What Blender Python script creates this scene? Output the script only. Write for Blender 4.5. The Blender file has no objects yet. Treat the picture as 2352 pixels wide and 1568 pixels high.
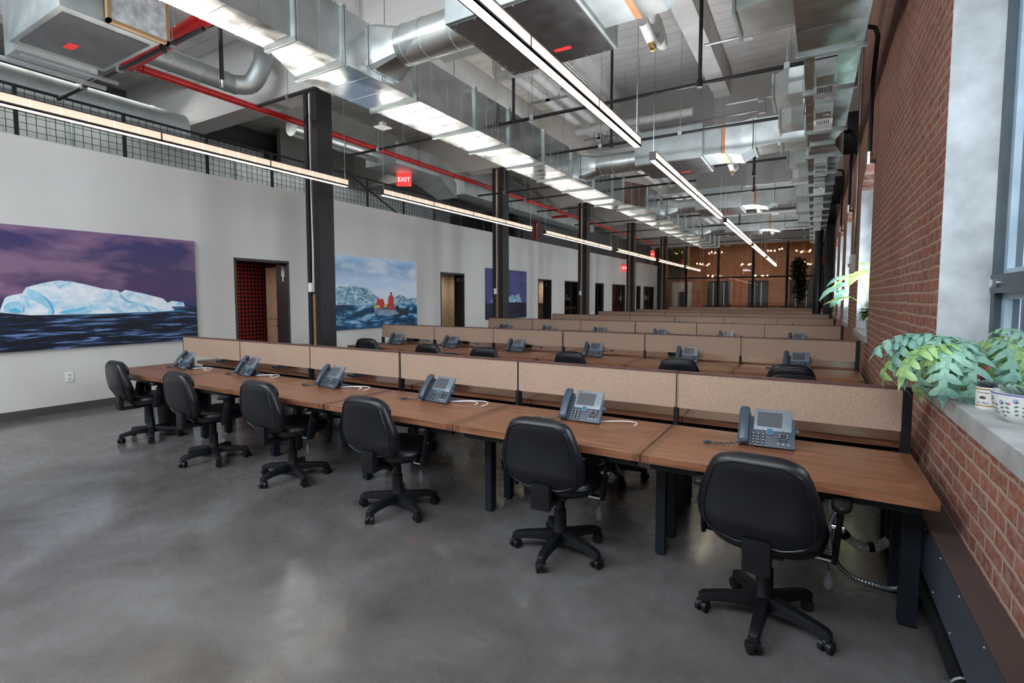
import bpy, bmesh, math, random
from mathutils import Vector, Matrix, noise as mnoise
random.seed(7)
R = math.radians
C = bpy.context.scene.collection
S = bpy.context.scene

# ------------------------------------------------------------------ camera, world, exposure
YAW, PITCH = 0.533660484, 0.0641027308
cam_d = bpy.data.cameras.new('camera'); cam = bpy.data.objects.new('camera', cam_d); C.objects.link(cam)
cam_d.sensor_width = 36; cam_d.lens = 36 * 1167.345 / 2352; cam_d.shift_y = -24.807 / 2352
cam_d.clip_start = 0.05; cam_d.clip_end = 500
cam.location = (0, 0, 1.6); cam.rotation_euler = (math.pi / 2 - PITCH, 0, YAW)
S.camera = cam
S.view_settings.view_transform = 'Standard'; S.view_settings.look = 'None'
S.view_settings.gamma = 1; S.view_settings.use_curve_mapping = False
S.view_settings.exposure = 0.62
W = bpy.data.worlds.new('world'); S.world = W; W.use_nodes = True
_bg = W.node_tree.nodes['Background']; _bg.inputs[0].default_value = (0.74, 0.86, 1.0, 1); _bg.inputs[1].default_value = 2.6
S.cycles.max_bounces = 7; S.cycles.diffuse_bounces = 4; S.cycles.glossy_bounces = 4
S.cycles.transparent_max_bounces = 12; S.cycles.sample_clamp_indirect = 4.0
LIGHT_BOTTOM = 8.0
def area(name, loc, rot, sx, sy, e, col):
    l = bpy.data.lights.new(name, 'AREA'); l.shape = 'RECTANGLE'; l.size = sx; l.size_y = sy; l.energy = e; l.color = col
    o = bpy.data.objects.new(name, l); C.objects.link(o); o.location = loc; o.rotation_euler = rot; return o
area('rear_fill_light', (-5.5, -2.6, 5.9), (R(50), 0, 0), 5.5, 3.0, 620, (.84, .92, 1.0))    # unseen fill lamps added behind the camera
area('rear_fill_light', (-.8, -2.4, 5.6), (R(50), 0, 0), 2.2, 2.6, 190, (.84, .92, 1.0))
for _a, _b in ((.9, 2.9), (7.8, 9.6), (11.9, 13.6), (15.1, 16.5), (18.4, 19.8), (22.5, 23.9), (26.7, 28.1)):   # daylight at the tall windows
    area('window_daylight', (1.15, (_a + _b) / 2, 2.3), (0, R(118), 0), 2.0, _b - _a, 95, (.82, .92, 1.0))
area('mezzanine_fill', (-10.9, 3.6, 5.3), (0, R(-25), 0), 1.2, 3, 26, (1.0, .96, .9)); area('mezzanine_fill', (-10.9, 8.8, 5.3), (0, R(-25), 0), 1.2, 3.5, 30, (1.0, .96, .9))  # added fill lamps that brighten the mezzanine wall
area('far_room_fill', (-4.2, 39.5, 5.9), (0, 0, 0), 7, 3, 240, (1.0, .95, .88))  # added fill above the far room, besides its chandeliers
for _x, _y, _z, _e in ((-10.0, 5.5, 2.4, 7), (-10.1, 13.2, 2.35, 14), (-10.0, 19.3, 2.35, 12), (-11, 26.5, 2.4, 6), (-11, 32.6, 2.4, 8)):
    area('doorway_fill', (_x, _y, _z), (0, 0, 0), .5, .5, _e, (1.0, .93, .85))  # unseen lamps added to brighten the rooms behind the doorways

# ------------------------------------------------------------------ materials
class NT:
    def __init__(s, name):
        s.m = bpy.data.materials.new(name); s.m.use_nodes = True
        s.t = s.m.node_tree; s.t.nodes.clear()
        s.out = s.n('ShaderNodeOutputMaterial'); s.b = s.n('ShaderNodeBsdfPrincipled')
        s.t.links.new(s.b.outputs[0], s.out.inputs[0])
    def n(s, typ, **kw):
        x = s.t.nodes.new(typ)
        for k, v in kw.items(): setattr(x, k, v)
        return x
    def l(s, a, b): s.t.links.new(a, b)
    def set(s, **kw):
        names = dict(col='Base Color', rough='Roughness', metal='Metallic', spec='Specular IOR Level', coat='Coat Weight', coatr='Coat Roughness', sss='Subsurface Weight', em='Emission Color', es='Emission Strength', trans='Transmission Weight', sheen='Sheen Weight')
        for k, v in kw.items():
            i = s.b.inputs[names[k]]
            if hasattr(v, 'links') or hasattr(v, 'is_linked'): s.l(v, i)
            else: i.default_value = (*v, 1) if isinstance(v, tuple) and len(v) == 3 else v
        return s
    def coord(s, kind='Object'):
        if not hasattr(s, '_tc'): s._tc = s.n('ShaderNodeTexCoord')
        return s._tc.outputs[kind]
    def map(s, vec, scale=(1, 1, 1), rot=(0, 0, 0), loc=(0, 0, 0)):
        m = s.n('ShaderNodeMapping'); m.inputs['Scale'].default_value = scale; m.inputs['Rotation'].default_value = rot; m.inputs['Location'].default_value = loc
        s.l(vec, m.inputs[0]); return m.outputs[0]
    def noise(s, vec, scale, detail=4, rough=.5, dist=0):
        n = s.n('ShaderNodeTexNoise'); n.inputs['Scale'].default_value = scale; n.inputs['Detail'].default_value = detail
        n.inputs['Roughness'].default_value = rough; n.inputs['Distortion'].default_value = dist; s.l(vec, n.inputs['Vector']); return n.outputs['Fac']
    def ramp(s, fac, stops):
        r = s.n('ShaderNodeValToRGB'); e = r.color_ramp.elements
        while len(e) > len(stops): e.remove(e[-1])
        while len(e) < len(stops): e.new(.5)
        for q, (p, c) in zip(e, stops): q.position = p; q.color = (*c, 1) if len(c) == 3 else c
        s.l(fac, r.inputs[0]); return r.outputs[0]
    def mix(s, f, a, b, mode='MIX'):
        m = s.n('ShaderNodeMix', data_type='RGBA', blend_type=mode)
        for i, v in ((0, f), (6, a), (7, b)):
            if hasattr(v, 'is_linked'): s.l(v, m.inputs[i])
            else: m.inputs[i].default_value = (*v, 1) if isinstance(v, tuple) and len(v) == 3 else v
        return m.outputs[2]
    def math(s, op, a, b=None, c=None):
        m = s.n('ShaderNodeMath', operation=op)
        for i, v in enumerate((a, b, c)):
            if v is None: continue
            if hasattr(v, 'is_linked'): s.l(v, m.inputs[i])
            else: m.inputs[i].default_value = v
        return m.outputs[0]
    def sep(s, vec):
        x = s.n('ShaderNodeSeparateXYZ'); s.l(vec, x.inputs[0]); return x.outputs
    def comb(s, x, y, z):
        c = s.n('ShaderNodeCombineXYZ')
        for i, v in enumerate((x, y, z)):
            if hasattr(v, 'is_linked'): s.l(v, c.inputs[i])
            else: c.inputs[i].default_value = v
        return c.outputs[0]
    def bump(s, h, strength=.3, dist=.01):
        b = s.n('ShaderNodeBump'); b.inputs['Strength'].default_value = strength; b.inputs['Distance'].default_value = dist
        s.l(h, b.inputs['Height']); s.l(b.outputs[0], s.b.inputs['Normal'])
    def rnd(s):
        return s.n('ShaderNodeObjectInfo').outputs['Random']

def sc(r, g, b):   # sRGB 0-255 to linear
    f = lambda c: (c / 255 / 12.92) if c / 255 <= .04045 else ((c / 255 + .055) / 1.055) ** 2.4
    return (f(r), f(g), f(b))
def plain(name, col, rough=.5, metal=0, spec=.5, var=.06, vs=6, bump=0, bs=60, **kw):
    t = NT(name); n = t.noise(t.coord(), vs, 4)
    lo = tuple(max(0, c * (1 - var * 2)) for c in col); hi = tuple(min(1, c * (1 + var * 2)) for c in col)
    t.set(col=t.ramp(n, [(.3, lo), (.7, hi)]), rough=rough, metal=metal, spec=spec, **kw)
    if bump: t.bump(t.noise(t.coord(), bs, 3), bump, .004)
    return t.m
def emis(name, col, st, side=False):
    t = NT(name); t.set(col=col, rough=.5, em=col, es=st); return t.m
M = {}
M['leather'] = plain('black_leather', (.0045, .0055, .008), .34, spec=.42, var=.2, bump=.25, bs=220)
M['plastic'] = plain('black_plastic', (.006, .007, .009), .42, spec=.30, var=.15)
M['plasticl'] = plain('lever_plastic', (.07, .075, .085), .45)
M['chrome'] = plain('chrome', (.8, .8, .82), .18, 1, var=.03)
M['blacksteel'] = plain('black_steel', (.008, .009, .011), .42, spec=.35, var=.15)
M['bluesteel'] = plain('dark_blue_steel', (.007, .011, .018), .42, spec=.35, var=.15)
M['colsteel'] = plain('dark_column_paint', (.014, .0135, .016), .5, spec=.35, var=.15, vs=2)
M['pipeblack'] = plain('black_pipe', (.014, .013, .013), .45, spec=.4)
M['red'] = plain('red_paint', sc(165, 18, 20), .28, var=.1)
M['whitepipe'] = plain('white_pipe_insulation', (.66, .66, .64), .55)
M['white'] = plain('white_paint', (.74, .74, .72), .5, var=.03)
M['grayp'] = plain('grey_box', (.45, .45, .44), .4)
M['cream'] = plain('cream_door', sc(205, 180, 155), .45)
M['darkjamb'] = plain('dark_brown_jamb', sc(48, 40, 42), .5)
M['tan'] = plain('tan_wall', sc(150, 132, 110), .7)
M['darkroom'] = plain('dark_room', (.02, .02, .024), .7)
M['darkwall'] = plain('dark_grey_wall', (.06, .058, .06), .7)
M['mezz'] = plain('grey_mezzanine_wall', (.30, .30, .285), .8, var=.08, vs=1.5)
M['mezzd'] = plain('dark_mezzanine_grey', (.09, .09, .092), .8, var=.1, vs=2)  # darker grey for the mezzanine deck and outer wall
M['capwood'] = plain('dark_cap_wood', sc(88, 60, 55), .45, var=.15, vs=20)
M['strip'] = plain('pine_strip', sc(150, 116, 84), .6, var=.1, vs=12)
M['screen'] = plain('phone_screen', (.075, .08, .09), .2, spec=.6)
M['silver'] = plain('silver_bezel', (.20, .235, .27), .35, .4, var=.03)
M['slate'] = plain('slate_phone_plastic', (.045, .062, .085), .4, var=.08)
M['slate2'] = plain('dark_slate_handset', (.035, .055, .085), .36, var=.08)
M['button'] = plain('phone_buttons', (.02, .025, .03), .4)
M['btnwhite'] = plain('button_print', (.6, .65, .7), .5)
M['navblue'] = plain('nav_button', (.02, .12, .2), .35)
M['cable'] = plain('white_cable', (.62, .65, .70), .45)
M['cableg'] = plain('grey_cable', (.60, .62, .66), .45, var=.3, vs=60)
M['flex'] = plain('flex_conduit', (.42, .44, .46), .3, .9)
M['brass'] = plain('brass', (.5, .33, .12), .3, 1)
M['copper'] = plain('copper_coil', (.55, .25, .13), .4, .8)
M['terra'] = plain('white_pot', (.72, .72, .70), .45)
M['greypot'] = plain('grey_pot', (.30, .31, .34), .5)
M['soil'] = plain('soil', (.03, .022, .015), .9)
M['cover'] = plain('radiator_cover_side', sc(72, 78, 90), .42, .3, var=.06, vs=3)
M['covert'] = plain('radiator_cover_top', sc(74, 62, 58), .5, .2, var=.08, vs=3)
M['frame'] = plain('window_frame_metal', sc(72, 84, 92), .45, .2)
M['sash'] = plain('window_sash_light', sc(170, 190, 205), .4)
M['tag'] = plain('red_tag', sc(225, 50, 48), .6)
M['woodframe'] = plain('tan_wood_frame', sc(160, 130, 95), .6)
M['foam'] = plain('foil_insulation', (.52, .53, .55), .6, 0, var=.2, vs=14)
M['glow'] = emis('warm_lens', (1.0, .86, .62), LIGHT_BOTTOM)
M['glows'] = emis('warm_side_panel', (1.0, .86, .68), 1.5)
M['glowd'] = emis('view_dimmed_side_panel', (.62, .50, .38), .62)  # same panel, its weaker look from the side put into the colour
M['glowe'] = emis('side_panel_divider', (1.0, .86, .66), 1.6)
M['glowup'] = emis('added_uplight_strip', (.97, .97, .98), 42.0)  # glow added on top of the pendants to brighten the ceiling
M['glowup2'] = emis('weaker_added_uplight', (1.0, .93, .84), 26.0)  # weaker added glow for the left line
M['lightframe'] = plain('bronze_light_frame', sc(60, 46, 42), .4, .3)
M['bulb'] = emis('warm_bulb', (1.0, .62, .25), 30)
M['exit'] = emis('exit_red', (1, .03, .03), .9)
M['exitl'] = emis('exit_letters', (1, .45, .42), 2.2)
M['purple'] = plain('purple_panel', sc(78, 70, 110), .6)

t = NT('glass'); tr = t.n('ShaderNodeBsdfTransparent'); gl = t.n('ShaderNodeBsdfGlossy'); gl.inputs['Roughness'].default_value = .01
fr = t.n('ShaderNodeFresnel'); fr.inputs[0].default_value = 1.5; mx = t.n('ShaderNodeMixShader'); t.l(fr.outputs[0], mx.inputs[0]); t.l(tr.outputs[0], mx.inputs[1]); t.l(gl.outputs[0], mx.inputs[2]); t.l(mx.outputs[0], t.out.inputs[0]); M['glass'] = t.m

def galv(name, base, rough, amp=.35, sc_=1.6, var=.12):
    t = NT(name); v = t.coord(); n = t.noise(v, 3.5, 3, .6)
    t.set(col=t.ramp(n, [(.3, tuple(c * (1 - var) for c in base)), (.7, tuple(min(1, c * (1 + var)) for c in base))]), metal=1.0,
          rough=t.math('MULTIPLY_ADD', t.noise(v, 5, 3), .25, rough))
    t.bump(t.noise(t.map(v, (1, .6, 1)), sc_, 2, .4), amp, .25)
    return t.m
M['galv'] = galv('galvanised_duct', (.70, .75, .745), .24, .08)
M['galvw'] = galv('galvanised_wavy', (.66, .69, .69), .06, .12, 1.5)
M['galvd'] = galv('galvanised_dull', (.44, .48, .48), .42, .03)
M['galvb'] = galv('shaded_underside_sheet', (.20, .20, .205), .3, .03)  # unit metal darkened, the shade of the undersides put into the colour
M['flange'] = galv('flange_steel', (.62, .70, .68), .25, .05)

def wood(name, along, cols, seed=0):
    t = NT(name); v = t.coord()
    off = t.math('MULTIPLY', t.rnd(), 9.0)
    add = t.n('ShaderNodeVectorMath', operation='ADD'); t.l(v, add.inputs[0]); t.l(t.comb(off, off, seed), add.inputs[1]); v = add.outputs[0]
    s_ = (1.3, 22, 22) if along == 'x' else (22, 1.3, 22)
    g = t.noise(t.map(v, s_), 1.6, 6, .6, .6)
    f = t.noise(t.map(v, tuple(k * 5 if k > 5 else k * 2 for k in s_)), 1.5, 3)
    c = t.ramp(g, [(.28, cols[0]), (.5, cols[1]), (.72, cols[2])])
    c = t.mix(t.math('MULTIPLY', f, .35), c, tuple(k * .55 for k in cols[0]))
    t.set(col=c, rough=.38, spec=.45, coat=.12, coatr=.3)
    t.bump(f, .06, .002); return t.m
wc = [sc(90, 58, 42), sc(134, 88, 62), sc(160, 110, 82)]
M['wood'] = wood('walnut_top', 'x', wc); M['woody'] = wood('walnut_end', 'y', [tuple(k * .75 for k in c) for c in wc])

t = NT('cork'); v = t.coord(); n = t.noise(v, 240, 3, .7); n2 = t.noise(v, 3, 2)
c = t.ramp(n, [(.34, sc(124, 100, 84)), (.46, sc(166, 142, 124)), (.7, sc(188, 165, 147))]); c = t.mix(t.math('MULTIPLY', n2, .3), c, sc(140, 116, 100)); t.set(col=c, rough=.85, spec=.2); t.bump(n, .15, .002); M['cork'] = t.m

def brick(name, ax, c1, c2, mort, bw=.215, bh=.072, painted=False, bump=.9, mm=.011):
    t = NT(name); v = t.coord(); x = t.sep(v)
    w = t.noise(v, 6.0, 5, .6); w2 = t.noise(v, 4.5, 6, .68)
    u = t.math('MULTIPLY_ADD', w, .04, x[0 if ax == 'x' else 1]); z = t.math('MULTIPLY_ADD', w2, .045, x[2])
    b = t.n('ShaderNodeTexBrick'); b.offset = .5; t.l(t.comb(u, z, 0), b.inputs['Vector'])
    b.inputs['Scale'].default_value = 1; b.inputs['Brick Width'].default_value = bw; b.inputs['Row Height'].default_value = bh
    b.inputs['Mortar Size'].default_value = mm; b.inputs['Mortar Smooth'].default_value = .25; b.inputs['Bias'].default_value = -.1
    b.inputs['Color1'].default_value = (*c1, 1); b.inputs['Color2'].default_value = (*c2, 1); b.inputs['Mortar'].default_value = (*mort, 1)
    n = t.noise(v, 26, 5, .65); big = t.noise(v, 1.1, 3)
    c = t.mix(t.ramp(n, [(.40, (0, 0, 0)), (.72, (.7, .7, .7))]), b.outputs[0], mort if not painted else c2)
    if not painted: c = t.mix(t.ramp(big, [(.45, (0, 0, 0)), (.8, (.45, .45, .45))]), c, tuple(k * .55 for k in c1))
    t.set(col=c, rough=.85, spec=.25)
    h = t.math('MULTIPLY_ADD', b.outputs['Fac'], -1.0, t.math('MULTIPLY', n, .55)); t.bump(h, bump, .012); return t.m
M['brick'] = brick('red_brick_wall', 'y', sc(146, 84, 67), sc(114, 74, 65), sc(168, 142, 128))
M['brickx'] = brick('far_brick_wall', 'x', sc(140, 84, 58), sc(112, 66, 48), sc(158, 120, 92))
M['brickw'] = brick('white_painted_brick', 'x', (.53, .52, .505), (.55, .54, .525), (.47, .46, .45), .55, .15, True, .35, .005)

t = NT('polished_concrete'); v = t.coord(); n = t.noise(v, 1.1, 8, .62, .4); n2 = t.noise(v, 7, 6, .7, .8); n3 = t.noise(v, .35, 3)
c = t.ramp(n, [(.3, sc(66, 63, 61)), (.5, sc(95, 94, 94)), (.72, sc(124, 126, 129))])
c = t.mix(t.ramp(n2, [(.45, (0, 0, 0)), (.7, (.5, .5, .5))]), c, sc(94, 86, 76)); c = t.mix(t.math('MULTIPLY', n3, .35), c, sc(82, 79, 76))
t.set(col=c, rough=t.math('MULTIPLY_ADD', n2, .2, .17), spec=.6, coat=.3, coatr=.12); t.bump(n2, .04, .01); M['floor'] = t.m

t = NT('white_ceiling_boards'); v = t.coord(); x = t.sep(v); y = t.math('FRACT', t.math('MULTIPLY', x[1], 1 / .26))
seam = t.math('LESS_THAN', y, .045); n = t.noise(v, 2.2, 5)
c = t.mix(seam, t.ramp(n, [(.3, (.56, .55, .535)), (.7, (.72, .715, .70))]), (.30, .295, .285)); t.set(col=c, rough=.55)
t.bump(t.math('MULTIPLY', seam, -1), .6, .01); M['boards'] = t.m
t = NT('off_white_plaster'); v = t.coord(); n = t.noise(t.map(v, (1, 1, .35)), .8, 4, .5)
t.set(col=t.ramp(n, [(.3, (.56, .55, .525)), (.7, (.66, .655, .635))]), rough=.75, spec=.3); M['plaster'] = t.m
M['whitebeam'] = plain('white_painted_beam', (.66, .655, .64), .55, var=.07, vs=2.5, bump=.2, bs=8)
M['concrete'] = plain('window_reveal_cement', (.50, .54, .56), .8, var=.12, vs=5, bump=.3, bs=60)
M['sill'] = plain('cement_sill', (.36, .37, .37), .65, var=.14, vs=5, bump=.2, bs=50)

def leafm(name, a, b, tr=.25):
    t = NT(name); v = t.coord(); n = t.noise(v, 7, 3)
    c = t.ramp(n, [(.35, a), (.65, b)]); t.set(col=c, rough=.5, spec=.35)
    d = t.n('ShaderNodeBsdfTranslucent'); t.l(c, d.inputs[0]); m = t.n('ShaderNodeMixShader'); m.inputs[0].default_value = tr
    t.l(t.b.outputs[0], m.inputs[1]); t.l(d.outputs[0], m.inputs[2]); t.l(m.outputs[0], t.out.inputs[0]); return t.m
M['fern'] = leafm('blue_green_fern', sc(122, 168, 156), sc(164, 204, 182), .35)
M['fern2'] = leafm('yellow_green_leaf', sc(140, 182, 112), sc(184, 212, 150), .4)
M['lime'] = leafm('lime_leaf', sc(150, 180, 84), sc(200, 215, 130), .45)
M['leafd'] = leafm('dark_leaf', sc(28, 48, 26), sc(58, 84, 42), .2)
M['leafo'] = leafm('olive_leaf', sc(60, 72, 40), sc(96, 104, 60), .2)
M['succ'] = leafm('grey_green_succulent', sc(120, 150, 140), sc(160, 185, 170), .1)
M['succd'] = leafm('dusky_succulent', sc(80, 84, 88), sc(120, 128, 126), .1)
M['vine'] = leafm('yellow_green_vine', sc(100, 98, 50), sc(150, 142, 84), .2)
M['stem'] = plain('green_stem', sc(150, 175, 110), .5)

# ------------------------------------------------------------------ mesh helpers
class MB:
    def __init__(s): s.v = []; s.f = []; s.mi = []; s.cm = 0
    def quad(s, *p):
        i = len(s.v); s.v += [tuple(q) for q in p]; s.f.append(tuple(range(i, i + len(p)))); s.mi.append(s.cm); return s
    def box(s, x0, x1, y0, y1, z0, z1, T=None):
        i = len(s.v); P = [(x, y, z) for z in (z0, z1) for y in (y0, y1) for x in (x0, x1)]
        if T is not None: P = [tuple(T @ Vector(p)) for p in P]
        s.v += P
        for f in ((0, 2, 3, 1), (4, 5, 7, 6), (0, 1, 5, 4), (2, 6, 7, 3), (0, 4, 6, 2), (1, 3, 7, 5)): s.f.append(tuple(i + k for k in f)); s.mi.append(s.cm)
        return s
    def cbox(s, c, d, T=None):
        return s.box(c[0] - d[0] / 2, c[0] + d[0] / 2, c[1] - d[1] / 2, c[1] + d[1] / 2, c[2] - d[2] / 2, c[2] + d[2] / 2, T)
    def rings(s, rings, cap=True, closed=False):
        n = len(rings[0]); b = len(s.v)
        for r in rings: s.v += [tuple(p) for p in r]
        m = len(rings)
        for k in range(m if closed else m - 1):
            a, c = b + k * n, b + ((k + 1) % m) * n
            for j in range(n):
                s.f.append((a + j, a + (j + 1) % n, c + (j + 1) % n, c + j)); s.mi.append(s.cm)
        if cap and not closed:
            s.f.append(tuple(b + j for j in range(n - 1, -1, -1))); s.mi.append(s.cm)
            s.f.append(tuple(b + (m - 1) * n + j for j in range(n))); s.mi.append(s.cm)
        return s
    def tube(s, path, r, n=8, cap=True, closed=False, rad=None):
        path = [Vector(p) for p in path]; m = len(path); rings = []; up = None
        for k, p in enumerate(path):
            a = path[(k - 1) % m] if (k > 0 or closed) else p; c = path[(k + 1) % m] if (k < m - 1 or closed) else p
            d = (c - a).normalized()
            if up is None: up = Vector((0, 0, 1)) if abs(d.z) < .9 else Vector((1, 0, 0))
            x = d.cross(up).normalized(); up = x.cross(d).normalized()
            rr = rad[k] if rad else r
            rings.append([p + (x * math.cos(2 * math.pi * j / n) + up * math.sin(2 * math.pi * j / n)) * rr for j in range(n)])
        return s.rings(rings, cap, closed)
    def cyl(s, p0, p1, r0, r1=None, n=16, cap=True):
        return s.tube([p0, p1], r0, n, cap, rad=[r0, r0 if r1 is None else r1])
    def lathe(s, prof, n=24, c=(0, 0, 0), cap=True):
        return s.rings([[(c[0] + r * math.cos(2 * math.pi * j / n), c[1] + r * math.sin(2 * math.pi * j / n), c[2] + z) for j in range(n)] for r, z in prof], cap)
    def build(s, name, mat, parent=None, smooth=35, bevel=0, loc=None, T=None):
        me = bpy.data.meshes.new(name); me.from_pydata(s.v, [], s.f)
        for m in (mat if isinstance(mat, (list, tuple)) else [mat]): me.materials.append(M[m] if isinstance(m, str) else m)
        me.polygons.foreach_set('material_index', s.mi)
        bm = bmesh.new(); bm.from_mesh(me)
        if T is not None: bm.transform(T)
        bmesh.ops.recalc_face_normals(bm, faces=bm.faces)
        if bevel: bmesh.ops.bevel(bm, geom=[e for e in bm.edges if len(e.link_faces) == 2 and e.calc_face_angle(0) > .5], offset=bevel, segments=2, profile=.7, affect='EDGES', clamp_overlap=True)
        bm.to_mesh(me); bm.free()
        if smooth:
            me.polygons.foreach_set('use_smooth', [True] * len(me.polygons)); me.set_sharp_from_angle(angle=R(smooth))
        o = bpy.data.objects.new(name, me); C.objects.link(o)
        if parent: o.parent = parent
        if loc: o.location = loc
        return o
def tag(o, label=None, cat=None, group=None, kind=None):
    if label: o['label'] = label
    if cat: o['category'] = cat
    if group: o['group'] = group
    if kind: o['kind'] = kind
    return o
def thing(name, label, cat, loc=(0, 0, 0), rz=0, group=None):
    o = bpy.data.objects.new(name, None); C.objects.link(o); o.location = loc; o.rotation_euler = (0, 0, rz); return tag(o, label, cat, group)
def struct(mb, name, mat, smooth=35, parent=None):
    o = mb.build(name, mat, parent, smooth)
    if not parent: o['kind'] = 'structure'
    return o
def kids(o): return [c for c in bpy.data.objects if c.parent == o]
KC = {}
def copy_tree(o, loc=None, rz=None, label=None, group=None, parent=None):
    if o.name not in KC: KC[o.name] = kids(o)
    c = o.copy(); C.objects.link(c)
    if parent: c.parent = parent
    if loc: c.location = loc
    if rz is not None: c.rotation_euler = (0, 0, rz)
    tag(c, label, None, group)
    for k in KC[o.name]: copy_tree(k, parent=c)
    return c
def text(name, body, size, mat, T, parent=None, depth=.0008, font_scale=1):
    cu = bpy.data.curves.new(name, 'FONT'); cu.body = body; cu.size = size; cu.extrude = depth; cu.align_x = 'CENTER'; cu.align_y = 'CENTER'
    tmp = bpy.data.objects.new('tmp', cu); C.objects.link(tmp); dg = bpy.context.evaluated_depsgraph_get(); dg.update()
    me = bpy.data.meshes.new_from_object(tmp.evaluated_get(dg)); bpy.data.objects.remove(tmp); bpy.data.curves.remove(cu)
    me.transform(T); me.materials.clear(); me.materials.append(M[mat]); o = bpy.data.objects.new(name, me); C.objects.link(o); o.parent = parent; return o
ORD = ['first', 'second', 'third', 'fourth', 'fifth', 'sixth', 'seventh', 'eighth', 'ninth', 'tenth', 'eleventh', 'twelfth', 'thirteenth', 'fourteenth', 'fifteenth', 'sixteenth']

XW, XR, ZC = -9.0, 0.60, 6.10        # office wall face, brick wall face, ceiling boards
YB, YF = -5.0, 44.0

# ------------------------------------------------------------------ setting
struct(MB().box(-13.2, 1.2, YB, YF + .3, -.1, 0), 'floor', 'floor', 0)
struct(MB().box(-13.2, 1.2, YB, YF + .3, ZC, ZC + .12), 'ceiling', 'boards', 0)
DOORS = [(5.41, 6.47), (11.32, 12.40), (17.2, 18.3), (19.6, 21.2), (23.1, 24.2), (25.5, 27.6), (29.7, 30.5), (31.2, 33.5)]
def left_wall():
    mb = MB(); y = YB
    for a, b in DOORS:
        mb.box(XW - .12, XW, y, a, 0, 3.72); mb.box(XW - .12, XW, a, b, 2.30, 3.72); y = b
    mb.box(XW - .12, XW, y, 34.7, 0, 3.72)
    return struct(mb, 'wall_left', 'plaster', 0)
left_wall()
struct(MB().box(XW, XW + .014, YB, 5.40, 0, .11), 'baseboard_left', 'darkwall')
struct(MB().box(XW, XW + .014, 6.48, 11.31, 0, .11), 'baseboard_left', 'darkwall')
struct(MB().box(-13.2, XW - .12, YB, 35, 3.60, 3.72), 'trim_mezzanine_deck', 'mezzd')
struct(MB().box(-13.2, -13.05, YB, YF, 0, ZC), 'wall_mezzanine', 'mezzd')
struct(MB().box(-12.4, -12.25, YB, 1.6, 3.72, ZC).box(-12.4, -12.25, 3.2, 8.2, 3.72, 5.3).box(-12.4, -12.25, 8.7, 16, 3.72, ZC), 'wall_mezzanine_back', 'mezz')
struct(MB().box(-9.6, -9.45, 16.4, 35, 3.72, 5.0), 'upper_shade_sheet', 'darkwall')  # dark sheet standing in for the shadow above the office wall
struct(MB().box(-13.05, 1.2, YF, YF + .2, 0, ZC), 'wall_far', 'brickx', 0)

struct(MB().box(-13.2, 1.2, YB - .2, YB, 0, ZC), 'wall_back', 'plaster', 0)
# brick wall with the tall windows
WIN = [(1.45, 3.66), (7.75, 9.71), (11.86, 13.63), (15.06, 16.6), (18.3, 19.9), (22.4, 24.0), (26.6, 28.2)]
def right_wall():
    mb = MB(); y = YB
    for a, b in WIN:
        mb.box(XR, XR + .45, y, a, 0, ZC); mb.box(XR, XR + .45, a, b, 0, 1.04)
        if a > 4:   # segmental brick arch head
            n = 10
            for k in range(n):
                t0, t1 = k / n, (k + 1) / n; h = lambda t: 3.27 + .22 * (1 - (2 * t - 1) ** 2)
                y0, y1 = a + (b - a) * t0, a + (b - a) * t1
                i = len(mb.v)
                mb.v += [(XR, y0, h(t0)), (XR, y1, h(t1)), (XR, y1, ZC), (XR, y0, ZC), (XR + .45, y0, h(t0)), (XR + .45, y1, h(t1)), (XR + .45, y1, ZC), (XR + .45, y0, ZC)]
                for f in ((0, 1, 2, 3), (4, 7, 6, 5), (0, 4, 5, 1)): mb.f.append(tuple(i + q for q in f)); mb.mi.append(0)
        else: mb.box(XR, XR + .45, a, b, 3.9, ZC)
        y = b
    mb.box(XR, XR + .45, y, YF, 0, ZC)
    return struct(mb, 'wall_right', 'brick', 0)
right_wall()
for i, (a, b) in enumerate(WIN):
    zt = 3.9 if i == 0 else 3.24
    w = struct(MB().box(.88, .93, a + .05, b - .05, 1.12, zt), 'window_%d' % (i + 1), 'glass')
    f = MB()
    for y0, y1 in ((a, a + .07), (b - .07, b)): f.box(.82, .92, y0, y1, 1.12, zt)
    f.box(.82, .92, a, b, zt - .08, zt).box(.82, .92, a, b, 1.12, 1.17)
    f.box(.80, .92, a + .07, b - .07, 1.625, 1.72)
    fo = f.build('window_frame', 'frame', w)
    g = MB()
    for z0, z1 in ((1.17, 1.625), (1.72, zt - .08)):
        for y0, y1 in ((a + .07, a + .12), (b - .12, b - .07)): g.box(.85, .88, y0, y1, z0, z1)
        g.box(.85, .88, a + .12, b - .12, z1 - .03, z1).box(.85, .88, a + .12, b - .12, z0, z0 + .03)
    g.build('sash', 'sash', fo)
    if i == 0:
        MB().cyl((.775, 3.47, 1.675), (.80, 3.47, 1.675), .022).box(.77, .785, 3.42, 3.48, 1.665, 1.69).build('window_latch', 'chrome', w)
    rv = MB().box(XR + .002, .96, b - .004, b + .02, 1.12, zt + (.25 if i else 0)).box(XR + .002, .96, a - .02, a + .004, 1.12, zt + (.25 if i else 0))
    struct(rv, 'trim_window_reveal', 'concrete')
    struct(MB().box(XR - .03, .98, a - .03, b + .03, 1.04, 1.12), 'trim_window_sill', 'sill')
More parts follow.
